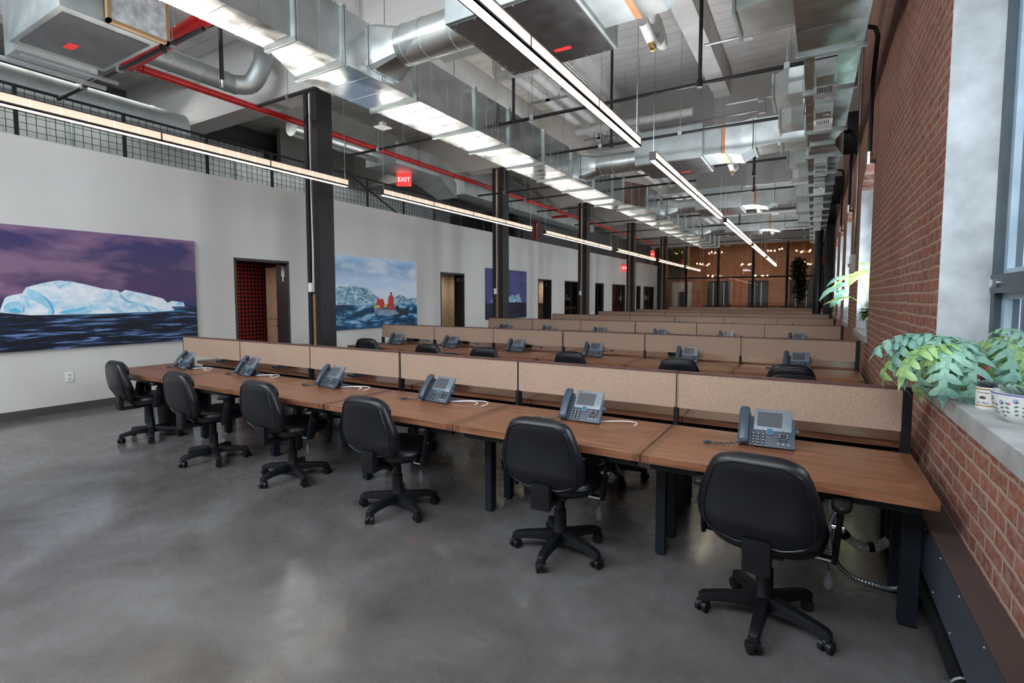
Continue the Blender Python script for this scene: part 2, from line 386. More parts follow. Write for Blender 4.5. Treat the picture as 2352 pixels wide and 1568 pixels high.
# girders across, beams along
COLY = [5.75, 11.45, 17.1, 22.6, 28.4]
for y in COLY + [34.6]:
    struct(MB().box(-13.05, XR, y - .22, y + .22, 4.95, ZC), 'trim_girder', 'brickw', 0)
for x in (-1.7, -3.85, -5.95, -8.1, -10.3):
    ys = [YB] + COLY + [34.6, YF]
    for a, b in zip(ys[:-1], ys[1:]):
        w_ = .15 if x in (-1.7, -5.95, -10.3) else .09
        zb = 5.65 if w_ > .1 else 5.8
        struct(MB().box(x - w_, x + w_, a + .22, b - .22, zb, ZC), 'trim_beam', 'whitebeam')
for y in COLY:   # black steel bracket plates where girders meet the brick
    br = MB().box(.36, .60, y - .26, y - .235, 4.2, 4.95)
    for k in range(4): br.cyl((.50, y - .26, 4.3 + k * .16), (.50, y - .285, 4.3 + k * .16), .018, n=6)
    o = struct(br.box(.36, .60, y - .235, y + .2, 4.72, 4.95), 'trim_girder_bracket', 'blacksteel')

# ------------------------------------------------------------------ office doors
def jamb(n, a, b, depth=.5, door='darkjamb'):
    mb = MB().box(XW - depth, XW + .006, b - .012, b + .03, 0, 2.3).box(XW - depth, XW + .006, a - .03, a + .012, 0, 2.3).box(XW - depth, XW + .006, a - .03, b + .03, 2.285, 2.33)
    return struct(mb, 'door_%d' % n, door)
def icon_plate(parent, y, kind):
    mb = MB()
    if kind == 'woman':   # pictogram on the jamb face
        yy = y - .016
        mb.cyl((XW - .13, yy, 2.20), (XW - .13, yy + .004, 2.20), .022, n=14)
        for pts in ([(-.035, 2.17), (.035, 2.17), (.055, 2.03), (-.055, 2.03)], [(-.025, 2.03), (.025, 2.03), (.018, 1.93), (-.018, 1.93)]):
            mb.quad(*[(XW - .13 + q[0], yy, q[1]) for q in pts])
    else:
        yy = y - .016
        mb.tube([(XW - .2 + .04 * math.cos(q * math.pi / 4), yy, 2.14 + .05 * math.sin(q * math.pi / 4)) for q in range(8)], .006, 5, closed=True)
        if kind == 'pair': mb.tube([(XW - .09 + .03 * math.cos(q * math.pi / 2), yy, 2.14 + .06 * math.sin(q * math.pi / 2)) for q in range(4)], .006, 5, closed=True)
    mb.build('pictogram', 'btnwhite', parent, 0)
t = NT('red_dot_wallpaper'); v = t.coord(); x = t.sep(v)
def cell(o, s_): return t.math('SUBTRACT', t.math('FRACT', t.math('MULTIPLY', o, 1 / s_)), .5)
cy, cz = cell(t.math('ADD', x[1], x[0]), .085), cell(x[2], .085); d = t.math('SQRT', t.math('ADD', t.math('MULTIPLY', cy, cy), t.math('MULTIPLY', cz, cz)))
ring = t.math('MULTIPLY', t.math('LESS_THAN', d, .36), t.math('GREATER_THAN', d, .13))
t.set(col=t.mix(ring, (.012, .008, .012), sc(215, 52, 44)), rough=.7); M['dots'] = t.m
for i, (a, b) in enumerate(DOORS):
    n = i + 1; o = jamb(n, a, b, .35 if i in (0, 1, 2, 4, 6) else .15)
    if i in (0, 1, 2, 4): icon_plate(o, b, ['woman', 'pair', 'round', '', 'round'][i])
    if i == 0:
        struct(MB().box(-11.0, -10.9, 4.6, 9.6, 0, 2.6).box(-10.9, -9.12, 4.5, 4.6, 0, 2.6), 'wall_washroom', 'dots')
        struct(MB().box(-11, -9.12, 4.5, 9.6, 2.55, 2.6).box(-11, -9.12, 9.5, 9.6, 0, 2.6), 'wall_washroom_ceiling', 'tan')
        d_ = tag(MB().box(-10.36, -9.60, 6.90, 6.95, .02, 2.26).build('washroom_door', 'cream', bevel=.004), 'cream panelled washroom door standing ajar behind the red dotted wallpaper', 'door')
        MB().box(-10.26, -9.92, 6.885, 6.90, .25, 1.0).box(-10.26, -9.92, 6.885, 6.90, 1.15, 2.12).build('panel', 'cream', d_, bevel=.006)
        MB().cyl((-9.83, 6.90, 1.0), (-9.83, 6.85, 1.0), .022).box(-9.97, -9.82, 6.845, 6.86, .99, 1.01).build('handle', 'brass', d_)
    elif i in (1, 2):
        struct(MB().box(-10.9, -10.8, a - .3, b + 2.6, 0, 2.6).box(-10.8, -9.12, b + 1.6, b + 1.7, 0, 2.6).box(-10.9, -9.12, a - .3, b + 2.6, 2.5, 2.6), 'wall_side_room', 'tan')
        if i == 2:
            s_ = thing('wall_shelf', 'dark shelves glimpsed inside the third doorway', 'shelf', (-9.9, b + 1.4, 1.0)); MB().box(-.7, .6, 0, .18, .35, .39).box(-.7, .6, 0, .18, -.12, -.02).build('board', 'capwood', s_)
    else:
        g = MB().box(XW - .10, XW - .09, a, b, 0, 2.29).build('glass_pane', 'glass', o)
        mb = MB()
        for k in (a + .02, (a + b) / 2, b - .02): mb.box(XW - .12, XW - .07, k - .025, k + .025, 0, 2.29)
        mb.build('mullion', 'blacksteel', o)
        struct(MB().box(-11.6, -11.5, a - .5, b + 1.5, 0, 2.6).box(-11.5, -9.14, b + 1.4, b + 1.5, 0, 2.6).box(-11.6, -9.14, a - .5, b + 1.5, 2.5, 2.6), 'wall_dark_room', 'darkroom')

# ------------------------------------------------------------------ canvases on the left wall
def pic_mat(name, stops_sky, z0, zh, z1, sea, streak=(8, 30), skyn=(.5, 1.4), cloud=None):
    t = NT(name); v = t.coord(); x = t.sep(v)
    h = t.math('DIVIDE', t.math('SUBTRACT', x[2], zh), z1 - zh)
    base = t.ramp(h, stops_sky)
    cl = t.noise(t.map(v, (1, skyn[0], skyn[1])), 1.6, 6, .55, .3)
    base = t.mix(t.ramp(cl, [(.46, (0, 0, 0)), (.60, (.85, .85, .85))]), base, cloud)
    w = t.noise(t.map(v, (1, 1.6, streak[1] * .75)), 1.1, 7, .62, .5)
    s_ = t.ramp(w, [(.44, sea[0]), (.54, sea[1]), (.64, sea[2])])
    t.set(col=t.mix(t.math('GREATER_THAN', x[2], zh), s_, base), rough=.45, spec=.3); return t.m
M['pic1'] = pic_mat('iceberg_print', [(0, sc(38, 52, 98)), (.18, sc(82, 58, 98)), (.6, sc(70, 60, 98)), (1, sc(58, 50, 108))], .9, 1.455, 2.55,
                    (sc(8, 14, 28), sc(20, 34, 62), sc(110, 145, 200)), cloud=sc(140, 108, 136))
M['pic2'] = pic_mat('boat_print', [(0, sc(205, 220, 240)), (.5, sc(190, 212, 240)), (.8, sc(128, 165, 208)), (1, sc(175, 208, 242))], .89, 1.45, 2.54,
                    (sc(8, 50, 80), sc(24, 92, 134), sc(150, 196, 224)), (3, 9), (.5, 1.6), sc(216, 228, 242))
M['pic3'] = pic_mat('night_iceberg_print', [(0, sc(74, 78, 130)), (1, sc(64, 66, 116))], .9, 1.44, 2.55, (sc(24, 26, 44), sc(34, 38, 62), sc(50, 54, 82)), (4, 14), cloud=sc(82, 84, 138))
t = NT('ice'); v = t.coord(); n = t.noise(t.map(v, (1, 3, 5)), 1.5, 5, .6, .6); t.set(col=t.ramp(n, [(.3, sc(120, 195, 232)), (.46, sc(205, 228, 242)), (.62, sc(238, 244, 250))]), rough=.5); M['ice'] = t.m
t = NT('ice_shadow'); v = t.coord(); n = t.noise(t.map(v, (1, 4, 7)), 2.5, 6, .7, 1.2); t.set(col=t.ramp(n, [(.35, sc(28, 66, 96)), (.5, sc(110, 160, 190)), (.62, sc(222, 236, 244))]), rough=.5); M['ice2'] = t.m
M['icelight'] = plain('ice_light_blue', sc(160, 214, 238), .5, var=.08, vs=9)
M['iceblue'] = plain('ice_blue', sc(96, 190, 228), .5, var=.1); M['teal'] = plain('ice_teal_water', sc(20, 110, 140), .5)
M['suit'] = plain('orange_red_suit', sc(188, 52, 42), .6, var=.15, vs=20); M['suitd'] = plain('dark_hair', (.02, .02, .025), .6)
M['boat'] = plain('grey_boat', sc(120, 140, 165), .5, var=.2); M['boatd'] = plain('dark_boat', sc(24, 36, 52), .5); M['yellow'] = plain('yellow_tank', sc(205, 185, 95), .5)
def canvas(y0, y1, z0, z1, pic, polys, label, depth=.045):
    mb = MB().box(XW + .002, XW + depth, y0, y1, z0, z1); mats = [pic]
    for k, (m, pts) in enumerate(polys):
        if m not in mats: mats.append(m)
        mb.cm = mats.index(m); xx = XW + depth + .0006 * (k + 1)
        c = (sum(p[0] for p in pts) / len(pts), sum(p[1] for p in pts) / len(pts))
        mb.quad(*[(xx, a, b) for a, b in pts])
    return tag(mb.build('canvas_print', mats, smooth=0), label, 'picture', 'large canvas prints on the plaster wall')
berg = [(2.27, 1.442), (2.319, 1.594), (2.348, 1.622), (2.42, 1.645), (2.493, 1.662), (2.533, 1.74), (2.617, 1.771), (2.709, 1.803), (2.868, 1.843), (3.013, 1.831), (3.215, 1.784), (3.39, 1.734), (3.555, 1.714), (3.60, 1.68), (3.66, 1.725), (3.885, 1.673), (4.069, 1.623), (4.174, 1.592), (4.279, 1.484), (4.342, 1.399), (4.166, 1.386), (3.197, 1.37), (2.814, 1.37), (2.553, 1.372), (2.269, 1.414)]
canvas(1.5, 4.69, .90, 2.55, 'pic1', [('teal', [(2.814, 1.35), (4.618, 1.381), (4.343, 1.416), (3.197, 1.374)]), ('ice', berg), ('ice', [(4.215, 1.51), (4.304, 1.556), (4.40, 1.54), (4.484, 1.531), (4.499, 1.462), (4.278, 1.461)]),
    ('icelight', [(2.55, 1.72), (2.64, 1.70), (2.70, 1.64), (2.76, 1.58), (2.80, 1.46), (2.79, 1.38), (2.70, 1.385), (2.58, 1.42), (2.52, 1.55)]), ('ice', [(2.55, 1.60), (2.62, 1.56), (2.70, 1.50), (2.755, 1.44), (2.74, 1.385), (2.56, 1.39)]), ('iceblue', [(2.701, 1.623), (2.735, 1.60), (2.77, 1.56), (2.80, 1.49), (2.815, 1.42), (2.80, 1.375), (2.785, 1.371), (2.785, 1.44), (2.757, 1.52)]), ('icelight', [(2.60, 1.66), (2.67, 1.66), (2.69, 1.60), (2.665, 1.53), (2.63, 1.56), (2.61, 1.61)]), ('icelight', [(2.85, 1.79), (2.875, 1.77), (2.905, 1.745), (2.885, 1.73), (2.865, 1.75)]), ('iceblue', [(3.573, 1.703), (3.60, 1.65), (3.644, 1.592), (3.72, 1.548), (3.80, 1.53), (3.73, 1.525), (3.66, 1.545), (3.60, 1.61)]), ('icelight', [(3.72, 1.54), (3.9, 1.50), (4.05, 1.45), (4.16, 1.40), (4.08, 1.40), (3.95, 1.45), (3.82, 1.50)]), ('icelight', [(3.40, 1.50), (3.52, 1.46), (3.62, 1.40), (3.56, 1.385), (3.46, 1.44)]),
    ('icelight', [(2.84, 1.40), (2.95, 1.44), (3.05, 1.46), (3.17, 1.485), (3.22, 1.42), (3.16, 1.38), (2.95, 1.378)]), ('iceblue', [(2.864, 1.40), (2.95, 1.43), (3.05, 1.44), (3.167, 1.477), (3.12, 1.43), (3.02, 1.41), (2.93, 1.385)]), 
    ('iceblue', [(3.877, 1.489), (3.93, 1.465), (4.0, 1.392), (3.976, 1.391)]),
    ('icelight', [(2.30, 1.50), (2.36, 1.55), (2.45, 1.56), (2.50, 1.50), (2.48, 1.40), (2.31, 1.43)]), ('iceblue', [(2.35, 1.46), (2.42, 1.47), (2.47, 1.43), (2.44, 1.405), (2.36, 1.425)])], 'large canvas of a white iceberg under a purple sky')
canvas(7.6, 10.245, .89, 2.54, 'pic2', [('ice2', [(7.62, 1.80), (7.694, 1.861), (7.9, 1.84), (8.07, 1.885), (8.199, 1.854), (8.511, 1.826), (8.648, 1.741), (8.835, 1.637), (8.783, 1.461), (7.765, 1.455), (7.62, 1.46)]),
    ('ice2', [(9.383, 1.602), (9.595, 1.684), (9.92, 1.602), (10.24, 1.602), (10.24, 1.447), (9.432, 1.436)]), ('boat', [(8.71, 1.374), (8.754, 1.25), (9.169, 1.149), (9.585, 1.211), (9.6, 1.30), (9.073, 1.332)]),
    ('boatd', [(9.43, 1.30), (9.46, 1.41), (9.547, 1.416), (9.587, 1.33), (9.86, 1.329), (9.958, 1.22), (9.856, 1.139), (9.585, 1.205)]), ('yellow', [(8.711, 1.427), (8.879, 1.432), (9.15, 1.457), (9.134, 1.378), (8.733, 1.363)]),
    ('suit', [(8.793, 1.461), (8.819, 1.56), (8.868, 1.602), (8.90, 1.56), (8.94, 1.581), (9.014, 1.584), (9.057, 1.512), (9.065, 1.422), (9.023, 1.344), (8.916, 1.353), (8.893, 1.425)]),
    ('suit', [(9.175, 1.421), (9.194, 1.602), (9.241, 1.667), (9.292, 1.693), (9.343, 1.668), (9.383, 1.602), (9.39, 1.455), (9.403, 1.293), (9.325, 1.295), (9.296, 1.401), (9.274, 1.296), (9.208, 1.312)]),
    ('suitd', [(9.267, 1.693), (9.268, 1.736), (9.295, 1.75), (9.319, 1.737), (9.323, 1.693)]), ('suitd', [(8.834, 1.595), (8.849, 1.62), (8.883, 1.609), (8.877, 1.581)])],
    'canvas of people in red suits riding a grey inflatable boat')
canvas(13.55, 16.2, .905, 2.555, 'pic3', [('ice2', [(13.799, 1.459), (13.95, 1.651), (14.022, 1.795), (14.202, 1.603), (15.012, 1.653), (15.162, 1.705), (15.365, 1.68), (15.646, 1.76), (15.838, 1.455)])],
    'dark blue canvas of a small distant iceberg behind a column')
o = thing('wall_outlet', 'white power outlet low on the plaster wall below the iceberg canvas', 'outlet', (XW, 2.95, .49))
MB().box(0, .008, -.045, .045, -.07, .07).build('cover_plate', 'white', o, bevel=.003)
for z in (.03, -.03): MB().box(.008, .0095, -.015, -.009, z - .008, z + .012).box(.008, .0095, .009, .015, z - .008, z + .012).cyl((.008, 0, z - .015), (.0095, 0, z - .015), .005, n=8).build('socket', 'blacksteel', o)

# ------------------------------------------------------------------ steel columns
def column(y, n, box_z, ycent=None):
    lab = ['nearest black steel column, with a white conduit and thermostat box', 'second black steel column along the aisle, beside the dark blue canvas', 'third black steel column, between the shelved doorway and the glass doors',
           'fourth black steel column, just left of the lower exit sign', 'fifth black steel column, where the plaster wall ends'][n]
    o = thing('steel_column', lab, 'column', (-7.11, y, 0), 0, 'black steel columns along the aisle')
    z1 = 4.95
    w = MB().box(.10, .16, -.15, .15, 0, z1).box(.02, .10, -.15, -.13, 0, z1).box(.02, .10, .13, .15, 0, z1)
    w.build('channel', 'colsteel', o)
    MB().box(-.16, -.09, -.15, .15, 0, z1).build('channel', 'colsteel', o)
    MB().box(-.09, .02, -.11, .11, 0, z1).build('timber_infill', 'strip', o)
    b = MB()
    for k in range(16):
        z = .25 + k * .3; b.cyl((.16, (-.07, .07)[k % 2], z), (.172, (-.07, .07)[k % 2], z), .013, n=6)
    b.build('bolts', 'blacksteel', o)
    if n < 3:
        MB().tube([(-.05, -.125, z1 - .05), (-.05, -.125, 3.2), (-.035, -.125, 2.4), (-.05, -.125, 1.85)], .012, 8).build('conduit', 'white', o)
        MB().box(-.10, -.02, -.19, -.125, 1.70, 1.85).build('control_box', 'white', o, bevel=.004)
    MB().box(-.22, .22, -.2, .2, 0, .02).build('base_plate', 'blacksteel', o)
for n, y in enumerate(COLY): column(y, n, 0)

# ------------------------------------------------------------------ mezzanine railing
y = -1.1; k = 0
while y < 16.2:
    o = thing('mesh_railing', 'black mesh railing bay on top of the plaster wall, %s from the near end' % ORD[k], 'railing', (XW - .04, y, 3.72), 0, 'mesh railing bays above the office wall')
    MB().box(-.02, .02, -.02, .02, 0, .66).build('post', 'blacksteel', o)
    MB().box(-.018, .018, 0, 1.22, .63, .66).build('top_rail', 'blacksteel', o)
    m = MB()
    for q in range(1, 12): m.box(-.003, .003, q * .1017 - .003, q * .1017 + .003, .02, .63)
    for q in range(1, 7): m.box(-.003, .003, .02, 1.2, q * .094 - .003, q * .094 + .003)
    m.build('wire_mesh', 'blacksteel', o, 0); y += 1.22; k += 1

# ------------------------------------------------------------------ desks, screens
SX = [.494, -.78, -2.075, -3.385, -4.67, -5.965, -7.265]
ROWY = [3.62, 7.30, 11.10, 14.87, 18.95, 23.1, 30.3]
ROWN = ['front', 'second', 'third', 'fourth', 'fifth', 'sixth', 'farthest']
def desk_proto(w, first):
    out = {}
    for side in (-1, 1):
        for kind in ('end', 'mid'):
            o = thing('desk', 'x', 'desk')
            mb = MB(); y0, y1 = (0, .77)
            c = .055
            mb.box(-w + .002 + c, -.002 - c, y0, y1, -.042, 0); mb.cm = 1; mb.box(-w + .002, -w + .002 + c, y0, y1, -.042, 0).box(-.002 - c, -.002, y0, y1, -.042, 0)
            mb.build('tabletop', ['wood', 'woody'], o, 30)
            MB().box(-w + .05, -.05, .06, .10, -.09, -.042).box(-w + .05, -.05, .66, .70, -.09, -.042).build('support_rail', 'blacksteel', o)
            lw = .05
            for yy in (.43, .70):
                MB().box(-w + .0, -w + .055, yy - .04, yy + .03, -.73, -.042).cyl((-w + .028, yy, -.742), (-w + .028, yy, -.73), .02, n=10).build('leg', 'bluesteel', o)
            if kind == 'end':
                for yy, q in ((.34, .05), (.68, .05)):
                    MB().box(-.085, -.012, yy - .04, yy + .02, -.73, -.042).cyl((-.05, yy, -.742), (-.05, yy, -.73), .02, n=10).build('leg', 'bluesteel', o)
            out[(side, kind)] = o
    return out
W_ = 1.293
D0 = desk_proto(W_, True); used = set()
def place(proto, key, loc, rz, label, group):
    if key not in used:
        used.add(key); proto.location = loc; proto.rotation_euler = (0, 0, rz); tag(proto, label, None, group); return proto
    return copy_tree(proto, loc, rz, label, group)
POS = ['nearest the brick wall', 'second from the brick wall', 'third from the brick wall', 'third from the left end', 'second from the left end', 'at the left end']
# screens
scr = {}
for kind in ('end', 'mid'):
    o = thing('desk_screen', 'x', 'desk divider')
    MB().box(-W_ + .006, -.006, -.014, .014, -.255, -.012).build('cork_panel', 'cork', o)
    MB().box(-W_, 0, -.02, .02, -.012, 0).build('cap_rail', 'capwood', o)
    MB().box(-W_ - .014, -W_ + .014, -.03, .03, -.42, -.25).build('post', 'blacksteel', o)
    MB().box(-W_ - .003, -W_ + .003, -.016, .016, -.25, -.012).build('edge_strip', 'blacksteel', o)
    if kind == 'end': MB().box(-.035, .01, -.03, .03, -.42, .0).build('end_post', 'blacksteel', o)
    scr[kind] = o
for r, yr in enumerate(ROWY):
    for k in range(6):
        x = SX[k]; kind = 'end' if k == 0 else 'mid'
        place(D0[(-1, kind)], ('d', -1, kind), (x, yr - .90, .742), 0, 'walnut desk on the near side of the %s bench row, %s' % (ROWN[r], POS[k]), 'walnut bench desks')
        if True:
            kk = 'mid' if k < 5 else 'end'
            place(D0[(1, kk)], ('d', 1, kk), (x - W_, yr + .92, .742), math.pi, 'walnut desk behind the cork screens of the %s bench row, %s' % (ROWN[r], POS[k]), 'walnut bench desks')
        place(scr[kind], ('s', kind), (x, yr, 1.092), 0, 'cork desk divider on the %s bench row, %s' % (ROWN[r], POS[k]), 'cork desk dividers')
    t_ = MB().box(SX[-1], SX[0] - .01, yr - .10, yr + .12, .60, .612).box(SX[-1], SX[0] - .01, yr - .10, yr - .09, .612, .66).box(SX[-1], SX[0] - .01, yr + .11, yr + .12, .612, .66)
    for k in range(7): t_.box(SX[k] - .03, SX[k] + .01, yr - .012, yr + .012, .612, .68)
    tag(t_.build('cable_tray', 'blacksteel'), 'black cable tray in the gap under the screens of the %s bench row' % ROWN[r], 'cable tray', 'cable trays under the screens')

# ------------------------------------------------------------------ desk phones
def interp(tab, t):
    for (a, va), (b, vb) in zip(tab[:-1], tab[1:]):
        if t <= b:
            f = (t - a) / (b - a); f = f * f * (3 - 2 * f) if False else f; return va + (vb - va) * f
    return tab[-1][1]
def make_phone():
    o = thing('desk_phone', 'x', 'telephone')
    T = Matrix.Translation((0, 0, .012)) @ Matrix.Rotation(R(52), 4, 'X')   # face lies in local xy, tilted back
    def tb(): return MB()
    w, h = .132, .20
    mb = tb().box(-w, w, 0, h * .80, -.02, 0); mb.build('body', 'slate', o, bevel=.004, T=T)
    mb = tb().box(-.062, .118, .088, h + .012, -.014, .007); bz = mb.build('bezel', 'silver', o, bevel=.009, T=T)
    tb().box(-.046, .072, .108, .192, .006, .0085).build('screen', 'screen', bz, T=T)
    kb = tb()
    for i in range(6): kb.box(-.048 + i * .024, -.034 + i * .024, .094, .098, .006, .009)
    for i in range(4):
        for j in range(2): kb.cyl((.088 + j * .016, .125 + i * .016 + j * .004, .006), (.088 + j * .016, .125 + i * .016 + j * .004, .010), .005, n=8)
    kb.build('soft_keys', 'silver', bz, T=T)
    kp = tb()
    for i in range(4):
        for j in range(3):
            x, y = -.060 + j * .023, .016 + i * .0165; kp.cyl((x, y, 0), (x, y, .006), .0085, .0075, 10)
    kp.cm = 1
    for i in range(4):
        for j in range(3):
            x, y = -.060 + j * .023, .016 + i * .0165; kp.box(x - .0022, x + .0022, y - .003, y + .003, .006, .0068)
    kp.build('keypad', ['button', 'btnwhite'], o, T=T)
    fk = tb()
    for x, y in ((.062, .072), (.098, .072), (.062, .058), (.098, .058), (.080, .064)): fk.cyl((x, y, 0), (x, y, .006), .009, .008, 10)
    fk.box(.058, .1, .036, .042, 0, .005); fk.cm = 1
    for x, y in ((.062, .072), (.098, .072), (.062, .058), (.098, .058)): fk.box(x - .004, x + .004, y - .0015, y + .0015, .006, .0068)
    for x in (.056, .080, .104): fk.box(x - .003, x + .003, .018, .024, 0, .002)
    fk.build('function_keys', ['button', 'btnwhite'], o, T=T)
    nv = tb().cyl((.017, .082, 0), (.017, .082, .009), .021, .019, 20); nvo = nv.build('navigation_ring', 'silver', o, T=T)
    tb().cyl((.017, .082, .009), (.017, .082, .011), .0155, .0145, 20).build('navigation_button', 'navblue', nvo, T=T)
    # cradle + handset
    tb().box(-w - .004, -.078, .004, h * .93, -.02, .004).build('cradle', 'slate', o, bevel=.006, T=T)
    rings = []
    for k in range(15):
        t_ = k / 14; y = -.004 + .208 * t_; hw = .023 + .004 * abs(2 * t_ - 1) ** 2
        thick = .012 + .006 * (abs(2 * t_ - 1) ** 3); zc = .030 + .016 * (1 - (2 * t_ - 1) ** 2) - .006
        if t_ in (0, 1): hw *= .7; thick *= .6
        rings.append([(-.106 + hw * math.copysign(abs(math.cos(a)) ** .6, math.cos(a)), y, zc + thick * math.copysign(abs(math.sin(a)) ** .7, math.sin(a))) for a in [2 * math.pi * j / 16 for j in range(16)]])
    hs = tb().rings(rings)
    hs.cyl((-.106, .022, .004), (-.106, .022, .026), .021, .023, 14).cyl((-.106, .178, .004), (-.106, .178, .026), .021, .023, 14)
    hso = hs.build('handset', 'slate2', o, 50, T=T)
    # foot stand behind
    MB().box(-.07, .07, .09, .20, 0, .012).box(-.06, .06, .115, .135, 0, .12).build('stand', 'slate', o, bevel=.003)
    MB().cyl((.134, .075, .085), (.15, .075, .085), .014, n=12).build('stand_knob', 'slate', o)
    p = []
    for k in range(61):   # coiled cord from handset foot, out left and back under
        a = k / 60; base = Vector((-.106 - .19 * math.sin(min(1, a * 1.25) * math.pi * .62) + (.05 * max(0, a - .7)), -.012 - .035 * math.sin(a * 3.2) - .02 * max(0, a - .75), .008 + .016 * max(0, 1 - a * 5)))
        p.append(base + Vector((0, .006 * math.cos(k * 1.9), .006 * math.sin(k * 1.9))))
    MB().tube(p, .0034, 6).build('coiled_cord', 'slate', hso)
    text('maker_mark', 'CISCO', .009, 'screen', T @ Matrix.Translation((-.036, .2025, .0075)), bz, .0003)
    o.scale = (1.1, 1.1, 1.1)
    return o
ph = make_phone(); phu = [False]
def phone(x, y, rz, label, group, z=.743):
    if not phu[0]: phu[0] = True; ph.location = (x, y, z); ph.rotation_euler = (0, 0, rz); tag(ph, label, None, group); return ph
    return copy_tree(ph, (x, y, z), rz, label, group)
PH = [[(-.205, 3.19, 2), (-1.36, 3.21, 0), (-2.66, 3.22, -6), (-3.98, 3.23, -8), (-5.37, 3.26, -10), (-6.55, 3.2, -12)],
      [(-.14, 6.95, 0), (-1.42, 6.95, 0), (-2.74, 6.93, 2), (-4.07, 6.95, 0), (-5.38, 6.95, -4), (-6.6, 6.92, 0)],
      [(-.23, 10.75, 0), (-1.45, 10.75, 0), (-2.75, 10.75, 0), (-4.1, 10.75, 0), (-5.4, 10.75, 0), (-6.6, 10.75, 0)],
      [(-.3, 14.55, 0), (-1.7, 14.55, 0), (-3.1, 14.55, 0)]]
for r, row in enumerate(PH):
    for k, (x, y, a) in enumerate(row):
        phone(x, y, R(a), 'desk phone on the %s bench row facing the chairs, %s' % (ROWN[r], POS[k]), 'desk phones on the near side')
for r, yr in enumerate(ROWY[:2]):
    for k in range(1 if r == 0 else 1, 6):
        phone(SX[k] - .98 + (.06 if k % 2 else 0), yr + .46, math.pi + R(8 * (k % 3 - 1)), 'desk phone turned away behind the screens of the %s row, %s' % (ROWN[r], POS[k]), 'desk phones behind the screens')
# loose white network cables
def cables(x, y, label, seed, n=2):
    rr = random.Random(seed); o = MB()
    for q in range(n):
        a = Vector((x, y, .757)); e = Vector((x + .22 + .08 * q, y + .02, .748)); pts = []
        for k in range(13):
            t_ = k / 12; s_ = math.sin(t_ * math.pi)
            pts.append((a.x + (e.x - a.x) * math.sin(t_ * math.pi * .62) * 1.15, a.y + (.03 + .05 * q) * s_ - .03 * t_ * q, .748 + .018 * s_ + .004 * q))
        o.tube(pts, .0036, 6)
    return tag(o.build('network_cable', 'cable'), label, 'cable', 'white network cables on the front desks')
for k, (x, y, a) in enumerate(PH[0][1:]):
    cables(x + .12, y + .09, 'white network cables looping beside the %s desk phone from the left on the front desks' % ORD[4 - k], k, 1 if k == 0 else 2)

